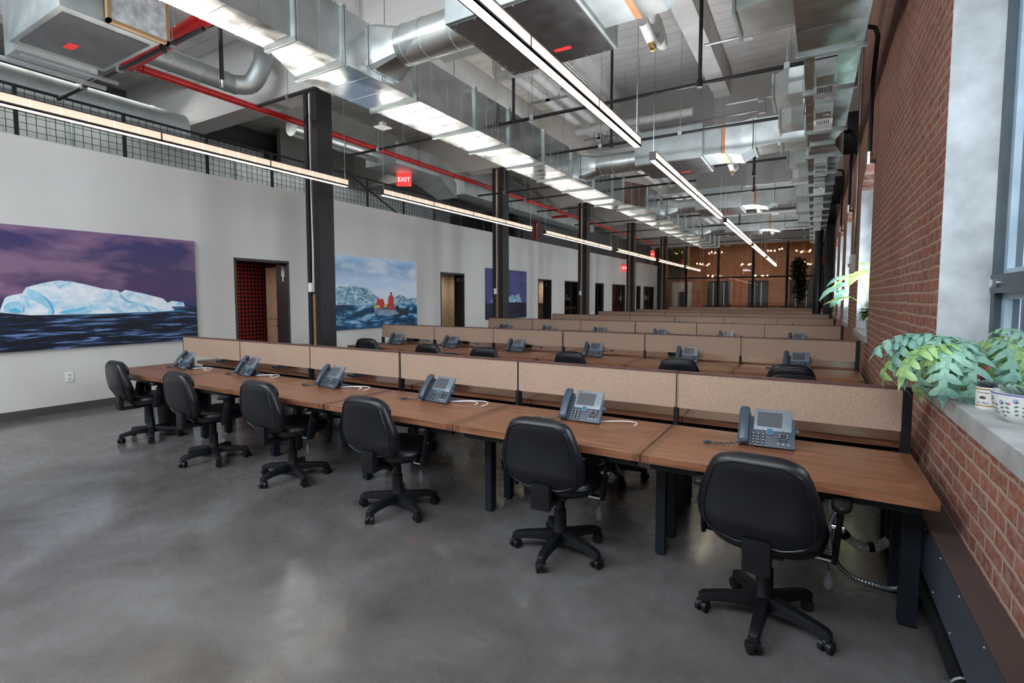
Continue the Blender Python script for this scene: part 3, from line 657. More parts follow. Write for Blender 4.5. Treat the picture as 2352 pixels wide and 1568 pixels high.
# ------------------------------------------------------------------ task chairs
def sring(hw, hd, n, e, cx, cy, z): return [(cx + hw * math.copysign(abs(math.cos(a)) ** e, math.cos(a)), cy + hd * math.copysign(abs(math.sin(a)) ** e, math.sin(a)), z) for a in [2 * math.pi * (j + .5) / n for j in range(n)]]
def make_chair():
    o = thing('task_chair', 'x', 'chair')
    # five star base
    hub = MB().lathe([(.05, .07), (.05, .135), (.040, .15), (.038, .27), (.030, .275), (.028, .42)], 18); hub.build('gas_column', 'plastic', o)
    for k in range(5):
        a = R(270 + 72 * k); T = Matrix.Rotation(a, 4, 'Z'); arm = MB(); rr = []
        for (d, hw, z0, z1) in ((.03, .034, .07, .14), (.12, .031, .08, .130), (.22, .028, .076, .118), (.285, .026, .062, .105), (.305, .020, .062, .09)):
            rr.append([T @ Vector((d, -hw, z0)), T @ Vector((d, hw, z0)), T @ Vector((d, hw * .75, z1)), T @ Vector((d, -hw * .75, z1))])
        arm.rings(rr); armo = arm.build('base_arm', 'plastic', o, bevel=.004)
        c = MB(); p = T @ Vector((.285, 0, .0)); q = Matrix.Translation(p) @ Matrix.Rotation(a + R(35 + 50 * k), 4, 'Z')
        for s_ in (-1, 1):
            c.tube([q @ Vector((0, s_ * .008, .03)), q @ Vector((0, s_ * .028, .03))], .03, 14)
        c.cyl(p + Vector((0, 0, .04)), p + Vector((0, 0, .075)), .011, n=8); c.tube([q @ Vector((0, -.008, .045)), q @ Vector((0, .008, .045))], .027, 12)
        c.build('caster', 'plastic', armo, 40)
    # mechanism
    MB().box(-.09, .09, -.13, .12, .385, .43).cyl((-.12, .02, .405), (.12, .02, .405), .018, n=10).build('tilt_mechanism', 'plastic', o, bevel=.006)
    # seat cushion
    rings = [sring(.20, .19, 28, .75, 0, .02, .42)]
    for z, k in ((.422, .92), (.44, 1.0), (.47, 1.03), (.495, 1.0), (.512, .93), (.520, .75), (.518, .4)): rings.append(sring(.25 * k, .25 * k, 28, .72, 0, .045, z))
    st_ = MB().rings(rings).build('seat', 'leather', o, 80)
    pr = sring(.257, .257, 40, .72, 0, .045, .478); MB().tube(pr, .005, 5, closed=True).build('seat_piping', 'leather', st_)
    # back cushion
    HW = [(0, .10), (.05, .175), (.14, .225), (.27, .258), (.42, .262), (.60, .243), (.80, .212), (.92, .185), (.975, .145), (1, .09)]
    HD = [(0, .02), (.06, .05), (.3, .074), (.6, .064), (.85, .055), (.95, .042), (1, .014)]
    zb, zh = .465, .455
    def yc(t): return -.215 - .10 * t - .015 * math.sin(t * math.pi) + .02 * (1 - t) * 0
    rings = []
    for k in range(25):
        t_ = k / 24; t_ = .5 - .5 * math.cos(t_ * math.pi); hw, hd = interp(HW, t_), interp(HD, t_)
        rings.append([(hw * math.copysign(abs(math.cos(a)) ** .62, math.cos(a)), yc(t_) + hd * math.copysign(abs(math.sin(a)) ** .8, math.sin(a)), zb + zh * t_) for a in [2 * math.pi * (j + .5) / 30 for j in range(30)]])
    bk = MB().rings(rings).build('backrest', 'leather', o, 80)
    def rear(f, off=.002):
        pts = []
        N = 26
        for k in range(N + 1): t_ = .07 + .85 * k / N; pts.append((1, t_))
        for k in range(N + 1): t_ = .92 - .85 * k / N; pts.append((-1, t_))
        out = []
        for s_, t_ in pts:
            edge = min(1, (t_ - .07) / .10) * min(1, (.92 - t_) / .07); edge = max(0, edge) ** .5
            hw, hd = interp(HW, t_), interp(HD, t_); x = s_ * hw * f * (.62 + .38 * edge)
            c_ = min(1, abs(x) / hw) ** (1 / .62); y = yc(t_) - hd * (max(0, 1 - c_ * c_) ** .5) ** .8 - off
            out.append((x, y, zb + zh * t_))
        return out
    MB().tube(rear(.86), .0045, 6, closed=True).build('back_piping', 'leather', bk)
    # front head cushion
    rings = []
    for k in range(11):
        t_ = k / 10; hw = .185 * (math.sin(math.pi * min(.98, max(.02, t_))) ** .3); hd = .032 * (math.sin(math.pi * min(.97, max(.03, t_))) ** .5)
        rings.append([(hw * math.copysign(abs(math.cos(a)) ** .6, math.cos(a)), -.235 + hd * math.sin(a) - .03 * t_, .735 + .17 * t_) for a in [2 * math.pi * (j + .5) / 24 for j in range(24)]])
    MB().rings(rings).build('head_cushion', 'leather', bk, 80)
    # back bracket
    MB().box(-.058, .058, -.305, -.262, .375, .53).box(-.045, .045, -.29, -.10, .372, .40).build('back_bracket', 'plastic', o, bevel=.005)
    for s_ in (-1, 1):
        a = MB(); rr = []
        for t_ in (0, .15, .5, .85, 1):
            c = Vector((s_ * (.285 + .02 * t_), -.03 + .05 * t_, .40 + .25 * t_)); w = .048 if 0 < t_ < 1 else .034
            rr.append([c + Vector((.014 * math.cos(q), w * math.sin(q), 0)) for q in [2 * math.pi * j / 12 for j in range(12)]])
        apo = a.rings(rr).build('arm_post', 'plastic', o, 50)
        ap = MB(); ap.rings([sring(.03, .11, 18, .8, s_ * .305, .03, .645), sring(.042, .128, 18, .8, s_ * .305, .03, .655), sring(.042, .128, 18, .8, s_ * .305, .03, .672), sring(.03, .115, 18, .8, s_ * .305, .03, .684)])
        ap.build('armrest', 'plastic', apo, 70)
        MB().cyl((s_ * .27, -.005, .555), (s_ * .318, -.005, .555), .013, n=12).box(min(s_ * .2, s_ * .285), max(s_ * .2, s_ * .285), -.045, .0, .402, .412).build('arm_bolt', 'chrome', apo)
    lv = MB().tube([(.10, .02, .40), (.22, -.02, .395), (.262, -.04, .39), (.268, -.045, .36)], .004, 6).build('lever_rod', 'blacksteel', o)
    MB().rings([[(.268 + hw * math.cos(q), -.045 + .008 * math.sin(q), z) for q in [2 * math.pi * j / 12 for j in range(12)]] for z, hw in ((.362, .006), (.33, .016), (.30, .021), (.278, .018), (.274, .008))]).build('height_lever', 'plasticl', lv, 50)
    return o
ch = make_chair(); chu = [False]
def chair(x, y, rz, label, group):
    if not chu[0]: chu[0] = True; ch.location = (x, y, 0); ch.rotation_euler = (0, 0, rz); tag(ch, label, None, group); return ch
    return copy_tree(ch, (x, y, 0), rz, label, group)
CH1 = [(-.16, 2.73, -4), (-1.33, 2.85, 2), (-2.66, 2.80, 0), (-3.94, 2.83, 0), (-5.06, 2.76, -3), (-6.48, 2.84, -6)]
CL = ['black leather task chair at the front desks, nearest the camera and brick wall', 'black leather task chair at the front desks, second from the brick wall', 'black leather task chair at the front desks, third from the brick wall',
      'black leather task chair at the front desks, third from the left end', 'black leather task chair at the front desks, second from the left end', 'black leather task chair at the left end of the front desks']
for k, (x, y, a) in enumerate(CH1): chair(x, y, R(a), CL[k], 'task chairs at the front desks')
for k, (x, y, a) in enumerate([(-.17, 6.25, 0), (-1.32, 6.23, 5), (-2.66, 6.28, 0), (-3.98, 6.2, 8), (-4.98, 6.2, 5), (-6.55, 6.45, 10)]):
    chair(x, y, R(a), 'black leather task chair tucked at the second bench row, %s' % POS[k], 'task chairs at the second row')
for k, (x, y, a) in enumerate([(-1.50, 4.30, 180), (-2.28, 4.28, 168), (-5.15, 4.45, 190), (-3.9, 4.75, 180), (-6.5, 4.6, 175), (-.1, 4.8, 184)]):
    chair(x, y, R(a), 'black task chair behind the front cork dividers, %s' % ['base seen right of the second leg', 'base seen beside the second leg', 'base seen under the left desks', 'third from the left end', 'at the left end', 'nearest the brick wall'][k], 'task chairs facing the front row from behind')
o = thing('waste_bin', 'black waste bin under the left end of the front desks', 'bin', (-6.72, 3.22, 0))
MB().lathe([(.165, 0), (.175, .01), (.20, .46), (.208, .47), (.208, .485), (.195, .485), (.17, .03)], 28, cap=False).lathe([(.165, 0), (.001, 0)], 28, cap=False).build('bucket', 'plastic', o)

# ------------------------------------------------------------------ cables under the right end of the front desks
cb = thing('cable_bundle', 'looped bundle of grey cables hanging under the right desk end', 'cables', (0, 0, 0))
path = [(.26, 3.42, .70), (.235, 3.40, .60), (.17, 3.42, .50), (.145, 3.44, .38), (.17, 3.46, .27), (.24, 3.48, .19), (.32, 3.50, .165), (.40, 3.52, .20), (.455, 3.53, .29), (.47, 3.54, .40), (.44, 3.55, .55), (.40, 3.56, .70)]
def catm(P, m=6):
    P = [Vector(p) for p in P]; out = []
    for i in range(len(P) - 1):
        a, b, c, d = P[max(0, i - 1)], P[i], P[i + 1], P[min(len(P) - 1, i + 2)]
        for k in range(m):
            t_ = k / m; out.append(.5 * ((2 * b) + (c - a) * t_ + (2 * a - 5 * b + 4 * c - d) * t_ ** 2 + (3 * b - a - 3 * c + d) * t_ ** 3))
    return out + [P[-1]]
pp = catm(path)
mb = MB()
for k in range(9):
    a = k * 2 * math.pi / 8; r_ = .017 if k < 8 else 0
    mb.tube([p + Vector((r_ * math.cos(a + i * .05), r_ * .8 * math.sin(a), r_ * math.sin(a + i * .05))) for i, p in enumerate(pp)], .008, 6)
mb.build('cables', 'cableg', cb)
for i in (9, 26, 36, 44): MB().tube([pp[i], pp[i + 1], pp[i + 2]], .028, 12).build('velcro_tie', 'blacksteel', cb)
fl = catm([(.30, 3.40, .70), (.27, 3.36, .58), (.19, 3.33, .47), (.135, 3.32, .36), (.13, 3.32, .22), (.17, 3.33, .10), (.25, 3.34, .04), (.36, 3.34, .025), (.44, 3.33, .04), (.49, 3.32, .12), (.53, 3.30, .26)], 14)
mb = MB().tube(fl, .013, 10, rad=[.0125 + .0018 * (i % 2) for i in range(len(fl))]); tag(mb.build('flexible_conduit', 'flex', smooth=0), 'silver corrugated conduit looping to the floor under the right desk end', 'conduit')

# ------------------------------------------------------------------ radiator cover and floor pipe on the brick side
rc = thing('radiator_cover', 'long dark metal radiator cover along the foot of the brick wall', 'radiator cover', (0, 0, 0))
MB().box(.502, .508, -1, 27, .27, .530).build('side_panel', 'cover', rc); MB().box(.496, .598, -1, 27, .530, .538).build('top_panel', 'covert', rc)
yy = .8
while yy < 6:
    for z in (.50, .30): MB().cyl((.502, yy + (.1 if z < .4 else 0), z), (.498, yy + (.1 if z < .4 else 0), z), .0045, .003, 8).build('rivet', 'flex', rc)
    yy += .32
pl = thing('heating_pipe', 'dark round heating pipe running under the radiator cover', 'pipe', (0, 0, 0))
MB().cyl((.535, -1, .15), (.535, 27, .15), .04, n=16).build('pipe_run', 'blacksteel', pl)
for y in (1.95, 2.15, 2.40): MB().tube([(.535 + .045 * math.cos(a), y, .15 + .045 * math.sin(a)) for a in [k * math.pi / 8 for k in range(16)]], .006, 6, closed=True).box(.47, .49, y - .01, y + .01, .14, .17).build('clamp', 'flex', pl)

# ------------------------------------------------------------------ pendant lights
def pendant(x, y0, y1, label, group, seg=1.22):
    L = y1 - y0; o = thing('linear_pendant_light', label, 'ceiling light', (x, y0, 3.2), 0, group)
    n = max(1, round(L / seg)); f = MB(); e = .005; w, h = .035, .10
    for sx in (-1, 1):
        for z in (0, h - .008, .022): 
            if z == .022: f.box(sx * w - e, sx * w + e, 0, L, .0, .022)
            else: f.box(sx * w - e, sx * w + e, 0, L, z, z + .008)
    f.box(-w, w, 0, L, h - .008, h); f.box(-w - e, w + e, -.006, .0, 0, h).box(-w - e, w + e, L, L + .006, 0, h)
    for k in range(1, n): f.box(-w - e, w + e, L * k / n - .006, L * k / n + .006, 0, h)
    f.build('housing', 'lightframe', o, 0)
    MB().box(-w + .006, w - .006, .002, L - .002, -.002, .012).build('lens', 'glow', o, 0)
    for sx in (-1, 1):
        g = MB().box(min(sx * w, sx * (w - .004)), max(sx * w, sx * (w - .004)), .002, L - .002, .024, h - .01); nn = n * 6; g.cm = 1
        for k in range(1, nn): g.box(min(sx * (w + .002), sx * (w - .003)), max(sx * (w + .002), sx * (w - .003)), L * k / nn - .003, L * k / nn + .003, .024, h - .01)
        g.build('side_diffuser', ['glows' if x > -3 else 'glowd', 'glowe'], o, 0)
    MB().box(-w + .008, w - .008, .02, L - .02, h, h + .003).build('added_uplight', 'glowup' if x > -3 else 'glowup2', o, 0)  # added glowing strip, hidden from below, lights the ceiling
    for yy in (.03, L - .03):
        z1 = ZC - 3.2
        MB().cyl((0, yy, h), (0, yy, z1), .0035, n=5).build('suspension_cable', 'flex', o)
    return o
for k, y0 in enumerate([.32, 5.9, 11.5, 17.0, 22.5, 28.0]):
    pl_ = pendant(-5.84, y0, y0 + (4.88 if k < 5 else 3.9), 'glowing linear pendant of the left-hand line, %s from the camera' % ORD[k], 'left line of pendant lights')
    if k == 1: MB().box(-.10, .10, -.06, .14, 1.04, 1.055).box(-.04, .04, -.0, .08, 1.055, 1.12).build('canopy', 'white', pl_)
for k, (a, b) in enumerate([(.55, 5.43), (6.03, 11.1), (11.7, 16.8), (17.4, 22.1), (22.9, 29.0)]): pendant(-1.66, a, b, 'glowing linear pendant of the line nearest the brick wall, %s from the camera' % ORD[k], 'right line of pendant lights')

# ------------------------------------------------------------------ ducts
def sect(x0, x1, z0, z1, y): return [(x0, y, z0), (x1, y, z0), (x1, y, z1), (x0, y, z1)]
def duct(o, S_, mat, flange=True, seams=.3, e=.004):
    for a, b in zip(S_[:-1], S_[1:]):
        mb = MB().rings([sect(*a[:4], a[4]), sect(*b[:4], b[4])]); L = b[4] - a[4]; n = max(2, int(L / seams))
        for k in range(1, n):
            t_ = k / n; c = [a[i] + (b[i] - a[i]) * t_ for i in range(5)]
            mb.rings([sect(c[0] - e, c[1] + e, c[2] - e, c[3] + e, c[4] - .005), sect(c[0] - e, c[1] + e, c[2] - e, c[3] + e, c[4] + .005)])
        mb.build('duct_section', mat, o, 0)
    if flange:
        for a in S_[1:]:
            mb = MB(); e = .028
            for q in (-.022, .004):
                x0, x1, z0, z1, y = a
                mb.box(x0 - e, x1 + e, y + q, y + q + .018, z0 - e, z0 + .004).box(x0 - e, x1 + e, y + q, y + q + .018, z1 - .004, z1 + e).box(x0 - e, x0 + .004, y + q, y + q + .018, z0, z1).box(x1 - .004, x1 + e, y + q, y + q + .018, z0, z1)
            mb.build('flange', 'flange', o)
md = thing('main_duct', 'long rectangular galvanised duct running the length of the ceiling', 'duct', (0, 0, 0))
S1 = [(-4.60, -4.2, 3.99, 4.54, 0.6), (-4.60, -4.2, 3.99, 4.54, 1.9), (-4.60, -4.2, 3.99, 4.54, 3.16), (-4.93, -4.2, 3.99, 4.54, 3.73)]
for y in (4.83, 6.07, 7.0, 8.2, 9.4, 10.6, 11.8, 12.6): S1.append((-4.93, -4.2, 3.99, 4.54, y))
S1.append((-4.65, -3.85, 3.97, 4.56, 13.5))
for y in (14.7, 15.9, 17.1, 18.3, 19.5, 20.7, 21.9, 23.1, 24.3, 25.5): S1.append((-4.65, -3.85, 3.97, 4.56, y))
duct(md, S1, 'galvw')
for y in [2.5, 4.3, 6.6, 9, 11.4, 14, 17, 20, 23]:
    for x in (-4.95, -4.18): MB().cyl((x, y, 4.0), (x, y, ZC), .006, n=5).build('hanger_rod', 'flex', md)
def fcu(k, y, label):
    o = thing('fan_coil_unit', label, 'air handler', (-3.0, y, 4.1), 0, 'fan coil units between the ducts')
    w, d, h = 1.22, 1.25, .60
    MB().box(0, w, 0, d, .012, h).build('casing', 'galvd', o, 30, .006)
    MB().box(.03, w - .03, .03, d - .03, 0, .014).build('bottom_panel', 'galvb', o)
    MB().box(.66, .84, d - .33, d - .27, -.002, .0).build('warning_tag', 'tag', o)
    b = MB()
    for q in range(8):
        for xx in (.045, w - .045): b.cyl((xx, .1 + q * .15, 0), (xx, .1 + q * .15, -.006), .008, n=6)
    for q in range(6): b.cyl((.1 + q * .2, .045, 0), (.1 + q * .2, .045, -.006), .008, n=6); b.cyl((.1 + q * .2, d - .045, 0), (.1 + q * .2, d - .045, -.006), .008, n=6)
    b.build('screws', 'chrome', o)
    MB().box(w, w + .30, .10, d - .35, .06, h - .05).build('coil_section', 'galvd', o)
    MB().box(w + .30, w + .36, .12, d - .37, .05, h - .04).build('coil_fins', 'copper', o)
    MB().rings([[(w + .36, .10, .05), (w + .36, d - .35, .05), (w + .36, d - .35, h - .05), (w + .36, .10, h - .05)], [(w + .62, .12, -.12 + .1), (w + .62, .75, -.02), (w + .62, .75, h - .05), (w + .62, .12, h - .05)], [(w + .80, .12, .08), (w + .80, .72, .08), (w + .80, .72, h - .02), (w + .80, .12, h - .02)]]).build('transition_duct', 'galv', o, 0)
    for xx in (.05, w - .05):
        for yy in (.05, d - .05): MB().cyl((xx, yy, h), (xx, yy, ZC - 4.1), .006, n=5).build('hanger_rod', 'flex', o)
    for q, mm in ((0, 'whitepipe'), (.16, 'whitepipe')):
        MB().tube(catm([(w + .32, d - .2 + q, .10), (w + .34, d + .05 + q, .02 + q), (w + .36, d + .2 + q, .1), (w + .30, d + .3, .35), (w + .1, d + .32, .5 + q)], 5), .05, 12).build('insulated_pipe', mm, o)
    MB().cyl((w + .34, d - .02, -.03), (w + .34, d + .09, -.03), .03, n=10).cyl((w + .34, d + .03, -.08), (w + .34, d + .03, .03), .02, n=8).build('valve', 'brass', o)
    # round branch from the main duct, and cross duct to the brick-side duct
    r = thing('round_branch_duct', 'round galvanised duct joining the main duct to the %s fan coil unit' % ORD[k], 'duct', (0, y + .45, 4.30), 0, 'round branch ducts')
    x0 = -4.195 if y < 12.8 else -3.84
    rg = []
    for xx, mixf in ((x0, 0), (x0 + .05, 0), (x0 + .30, 1)):
        rg.append([])
        for j in range(32):
            a_ = 2 * math.pi * (j + .5) / 32; cx_, sx_ = math.cos(a_), math.sin(a_); m_ = max(abs(cx_), abs(sx_)); q_ = .235 / m_ * (1 - mixf) + .20 * mixf
            rg[-1].append((xx, q_ * cx_, .0 + q_ * sx_ + .02 * mixf))
    MB().rings(rg).build('collar', 'galv', r, 20)
    MB().cyl((x0 + .26, 0, .02), (-3.01, 0, .02), .20, n=32).build('round_pipe', 'galv', r)
    for xx in (x0 + .36, x0 + .62, -3.2): MB().cyl((xx, 0, .02), (xx + .02, 0, .02), .207, n=32).build('clamp_ring', 'flange', r)
    c = thing('cross_duct', 'rectangular duct from the %s fan coil unit to the brick-side duct' % ORD[k], 'duct', (0, y, 4.1), 0, 'cross ducts')
    xa, xb = -3 + w + .81, -.17
    S_ = [(xa, .08), ((xa + xb) / 2, .10), (xb, .08)]
    for (p, zz), (q, z2) in zip(S_[:-1], S_[1:]): MB().rings([[(p + .003, .12, zz), (p + .003, .72, zz), (p + .003, .72, .56), (p + .003, .12, .56)], [(q - .003, .12, z2), (q - .003, .72, z2), (q - .003, .72, .56), (q - .003, .12, .56)]]).build('duct_section', 'galv', c, 0)
    for p in (xa + .02, (xa + xb) / 2): MB().box(p - .015, p + .015, .10, .74, .05, .58).build('flange', 'flange', c)
for k, y in enumerate([3.86, 9.66, 15.4, 21.1]): fcu(k, y, 'grey box fan coil unit with a red tag, %s from the camera' % ORD[k])
rd = thing('wall_side_duct', 'galvanised duct running along the top of the brick wall', 'duct', (0, 0, 0))
S2 = [(-.22, .34, 3.96, 4.55, 1.2), (-.22, .34, 3.96, 4.55, 2.6), (-.22, .34, 3.96, 4.55, 4.3), (-.20, .33, 3.97, 4.55, 5.88)]
duct(rd, S2, 'galvw', seams=.5, e=.002)
S3 = [(-.16, .33, 4.05, 4.5, 5.91), (-.16, .33, 4.05, 4.5, 7.2), (-.16, .32, 4.05, 4.5, 8.9), (-.10, .20, 4.05, 4.5, 9.6), (-.16, .33, 4.02, 4.5, 10.3)]
for y in (11.8, 13.0, 14.2, 15.4, 16.6, 17.8, 19, 20.4, 21.8, 23.2, 24.6, 26): S3.append((-.16, .30, 4.05, 4.5, y))
duct(rd, S3, 'galvw', seams=.4, e=.002)
for k, y in enumerate([6.25, 7.5, 10.6, 12.6, 15.0, 17.2, 19.6, 22.0, 24.4]):
    o = thing('air_register', 'supply air register slung under the brick-side duct, %s from the camera' % ORD[k], 'air vent', (.04, y, 4.045), 0, 'registers under the brick-side duct')
    MB().box(-.10, .10, 0, .78, -.06, 0).build('boot', 'galv', o, 0, .004); dpl = MB().box(-.085, .085, .3, .55, -.066, -.06).build('damper_plate', 'galvw', o)
    MB().tube([(.0, .36, -.07), (.0, .36, -.085), (.06, .38, -.085)], .006, 6).build('damper_handle', 'chrome', dpl)
    g = MB().box(-.11, .11, .80, .83, -.14, .01); gfo = g.box(-.11, .11, .58, .80, -.075, -.062).build('grille_frame', 'white' if k % 2 else 'foam', o)
    s_ = MB()
    for q in range(7): s_.box(-.075 + q * .022, -.064 + q * .022, .61, .77, -.078, -.0745)
    s_.build('slots', 'blacksteel', gfo)
for k, (y, x0, z0, z1, L) in enumerate([(4.85, -.68, 4.08, 4.42, .55), (7.2, -.52, 4.08, 4.40, .5), (8.3, -.50, 4.06, 4.36, .45), (10.9, -.5, 4.08, 4.36, .5), (12.2, -.48, 4.08, 4.36, .5), (14.4, -.48, 4.08, 4.36, .6), (17.0, -.5, 4.08, 4.36, .6), (19.2, -.5, 4.08, 4.36, .6)]):
    o = thing('side_outlet_duct', 'short boxed outlet on the left of the brick-side duct, %s from the camera' % ORD[k], 'duct', (0, y, 0), 0, 'side outlets of the brick-side duct')
    MB().rings([[(-.19, 0, z0), (-.19, L, z0), (-.19, L, z1), (-.19, 0, z1)], [(-.34, 0, z0), (-.34, L, z0), (-.34, L, z1), (-.34, 0, z1)], [(x0, .12, z0 + .02), (x0, L + .1, z0 + .02), (x0, L + .1, z1 - .02), (x0, .12, z1 - .02)]]).build('box', 'galv', o, 0)
    MB().box(x0 - .012, x0 + .01, .10, L + .12, z0, z1).build('end_flange', 'galvd', o)
    MB().tube([(-.4, -.0, z0 + .2), (-.4, -.03, z0 + .2), (-.45, -.03, z0 + .12)], .006, 6).build('damper_handle', 'chrome', o)
# the near left unit with its panel
o = thing('near_fan_coil_unit', 'big dark galvanised air unit in the top left corner', 'air handler', (-6.85, 1.92, 4.1))
MB().box(0, 1.22, 0, .78, .0, .65).build('casing', 'galvd', o, 30, .005); MB().box(.12, 1.12, .05, .73, -.012, .0).build('bottom_panel', 'galvb', o)
MB().box(.35, .52, .30, .38, -.014, -.012).build('warning_tag', 'tag', o)
MB().box(-.30, 0, .05, .72, -.05, .55).build('side_duct', 'galvd', o); MB().box(-.3, -.26, -.1, .9, -.1, -.06).box(-.12, -.08, .1, .95, -.06, -.03).build('support_channel', 'flex', o)
p = thing('filter_panel', 'grey insulation panel in a tan wood frame on the near air unit', 'panel', (-5.60, 2.27, 4.1))
MB().box(0, .03, .0, .46, .03, .65).build('insulation', 'foam', p); MB().box(-.01, .04, -.03, 0, 0, .65).box(-.01, .04, .46, .49, 0, .65).box(-.01, .04, -.03, .49, 0, .03).build('frame', 'woodframe', p)
# dark ducts above the mezzanine
for k, (x, y0, y1, z, r_, lab) in enumerate([(-10.4, 1.0, 5.3, 4.75, .30, 'large dark round duct above the near mezzanine'), (-7.95, 3.3, 4.9, 4.95, .14, 'dark round duct with elbows behind the red pipe'), (-8.4, 6.2, 9.2, 4.75, .16, 'shiny round duct right of the nearest column')]):
    o = thing('round_duct', lab, 'duct', (0, 0, 0)); MB().cyl((x, y0, z), (x, y1, z), r_, n=28).build('pipe_run', 'galvd' if k < 2 else 'galv', o)
    for q in range(4):
        yy = y0 + (y1 - y0) * (q + .5) / 4; MB().cyl((x, yy, z), (x, yy + .03, z), r_ + .01, n=28).build('clamp_ring', 'galvd', o)
    if k == 1: MB().tube(catm([(x, y1 - .05, z), (x + .15, y1 + .15, z + .05), (x + .3, y1 + .25, z + .35), (x + .1, y1 + .4, z + .6)], 5), r_, 20).build('elbow', 'galvd', o)
o = thing('ceiling_unit', 'grey air unit with red-lit belly hung above the railing', 'air handler', (-8.7, 8.3, 4.5)); MB().box(0, .9, 0, 1.5, 0, .45).build('casing', 'galvd', o, 30, .01); MB().rings([[(0, 1.5, 0), (.9, 1.5, 0), (.9, 1.5, .45), (0, 1.5, .45)], [(.2, 2.3, -.35), (.8, 2.3, -.35), (.8, 2.3, 0), (.2, 2.3, 0)]]).build('transition_duct', 'galvd', o, 0)
o = thing('mezzanine_duct', 'long grey rectangular duct high above the office wall', 'duct', (0, 0, 0)); duct(o, [(-8.9, -8.3, 4.45, 4.9, 11.5), (-8.9, -8.3, 4.45, 4.9, 14), (-8.9, -8.3, 4.45, 4.9, 17), (-8.9, -8.3, 4.45, 4.9, 21)], 'galvd')
o = thing('mezzanine_duct', 'thin pale duct along the mezzanine back wall', 'duct', (0, 0, 0)); duct(o, [(-12.0, -11.5, 4.3, 4.7, 1.0), (-12.0, -11.5, 4.3, 4.7, 4), (-12.0, -11.5, 4.3, 4.7, 7), (-12.0, -11.5, 4.3, 4.7, 14)], 'galvd')
for yy in (7.25, 7.75):
    tag(MB().box(-12.22, -12.16, yy, yy + .2, 3.72, 4.5).build('purple_board', 'purple'), 'purple board behind the mesh railing, %s of two' % ('left' if yy < 7.5 else 'right'), 'board', 'purple boards')
# stair glimpsed behind the railing
o = thing('steel_stair', 'dark steel stair flight behind the mesh railing', 'stairs', (-10.3, 8.9, 3.72))
MB().box(-.5, -.45, 0, 1.9, 0, .12, Matrix.Rotation(R(-18), 4, 'X')).box(.35, .4, 0, 1.9, .1, .22, Matrix.Rotation(R(-18), 4, 'X')).build('stringer', 'blacksteel', o)
for q in range(5): MB().box(-.45, .4, .1 + q * .34, .3 + q * .34, .12 - q * .11, .14 - q * .11).build('tread', 'blacksteel', o)
MB().cyl((.4, -.2, 1.0), (.4, 1.9, .1), .02, n=8).build('handrail', 'blacksteel', o)
# ------------------------------------------------------------------ sprinkler and other pipes
rp = thing('red_sprinkler_main', 'long red sprinkler pipe running the length of the room', 'pipe', (0, 0, 0))
MB().cyl((-7.68, 3.2, 4.6), (-7.68, 30, 4.6), .05, n=16).build('pipe_run', 'red', rp)
MB().cyl((-7.68, 3.30, 4.6), (-4.4, 3.30, 4.78), .085, n=18).build('cross_run', 'red', rp)
MB().lathe([(.07, -.07), (.085, -.03), (.085, .03), (.07, .07)], 14, (-7.68, 3.22, 4.6)).cyl((-7.75, 3.2, 4.6), (-7.6, 3.2, 4.6), .07, n=12).build('coupling', 'red', rp)
for y in (3.45, 6.0, 8.9, 11.9, 14.8, 17.7): MB().tube([(-7.68 + .06 * math.cos(a), y, 4.6 + .06 * math.sin(a)) for a in [k * math.pi / 6 for k in range(12)]], .006, 5, closed=True).cyl((-7.68, y, 4.66), (-7.68, y, ZC), .005, n=5).build('pipe_hanger', 'red', rp)
MB().tube(catm([(-7.68, 17.0, 4.55), (-8.3, 17.0, 4.55), (-8.8, 17.0, 4.53), (-8.98, 17.0, 4.35), (-9.0, 17.0, 3.9), (-9.0, 17, 3.75)], 5), .05, 12).build('drop_branch', 'red', rp)
for k, (y, xa, xb, z, drops) in enumerate([(3.0, -9.0, -5.4, 4.32, [(-6.2, 1)]), (5.05, -7.7, -3.0, 4.62, []), (6.9, -7.7, .25, 4.30, [(-1.32, 0), (-4.05, 0)]), (8.9, -4.2, .2, 4.34, [(-3.2, 0)]), (11.3, -7.7, .2, 4.30, []), (12.4, -7.7, -2.4, 4.3, [(-1.2, 0)]), (14.6, -7.7, .2, 4.36, [(-1.4, 0)]), (17.6, -7.7, .2, 4.3, []), (20.4, -7.7, .2, 4.3, [(-2.4, 0)]), (23.4, -7.7, .2, 4.3, []), (26.4, -7.7, .2, 4.3, [])]):
    o = thing('sprinkler_branch_pipe', 'thin black sprinkler pipe crossing under the ceiling, %s from the camera' % ORD[k], 'pipe', (0, y, z), 0, 'black sprinkler branch pipes')
    MB().cyl((xa, 0, 0), (xb, 0, 0), .024, n=12).build('pipe_run', 'pipeblack', o)
    for x, q in drops: MB().cyl((x, 0, 0), (x, 0, ZC - z), .024, n=12).cyl((x, 0, -.04), (x, 0, .05), .036, n=12).build('riser', 'pipeblack', o)
    for x in (xa + .8, (xa + xb) / 2, xb - .6): MB().cyl((x, 0, 0), (x, 0, ZC - z), .005, n=5).box(x - .03, x + .03, -.03, .03, -.03, .035).build('pipe_hanger', 'flex', o)
o = thing('sprinkler_drop', 'black elbowed sprinkler drop above the red pipe', 'pipe', (0, 0, 0)); MB().tube([(-6.9, 3.55, 4.85), (-6.35, 3.7, 4.95), (-6.3, 3.7, 4.9), (-6.3, 3.7, 4.25)], .024, 10).build('pipe_run', 'pipeblack', o); MB().cyl((-6.3, 3.7, 4.17), (-6.3, 3.7, 4.25), .02, .03, 10).build('sprinkler_head', 'chrome', o)
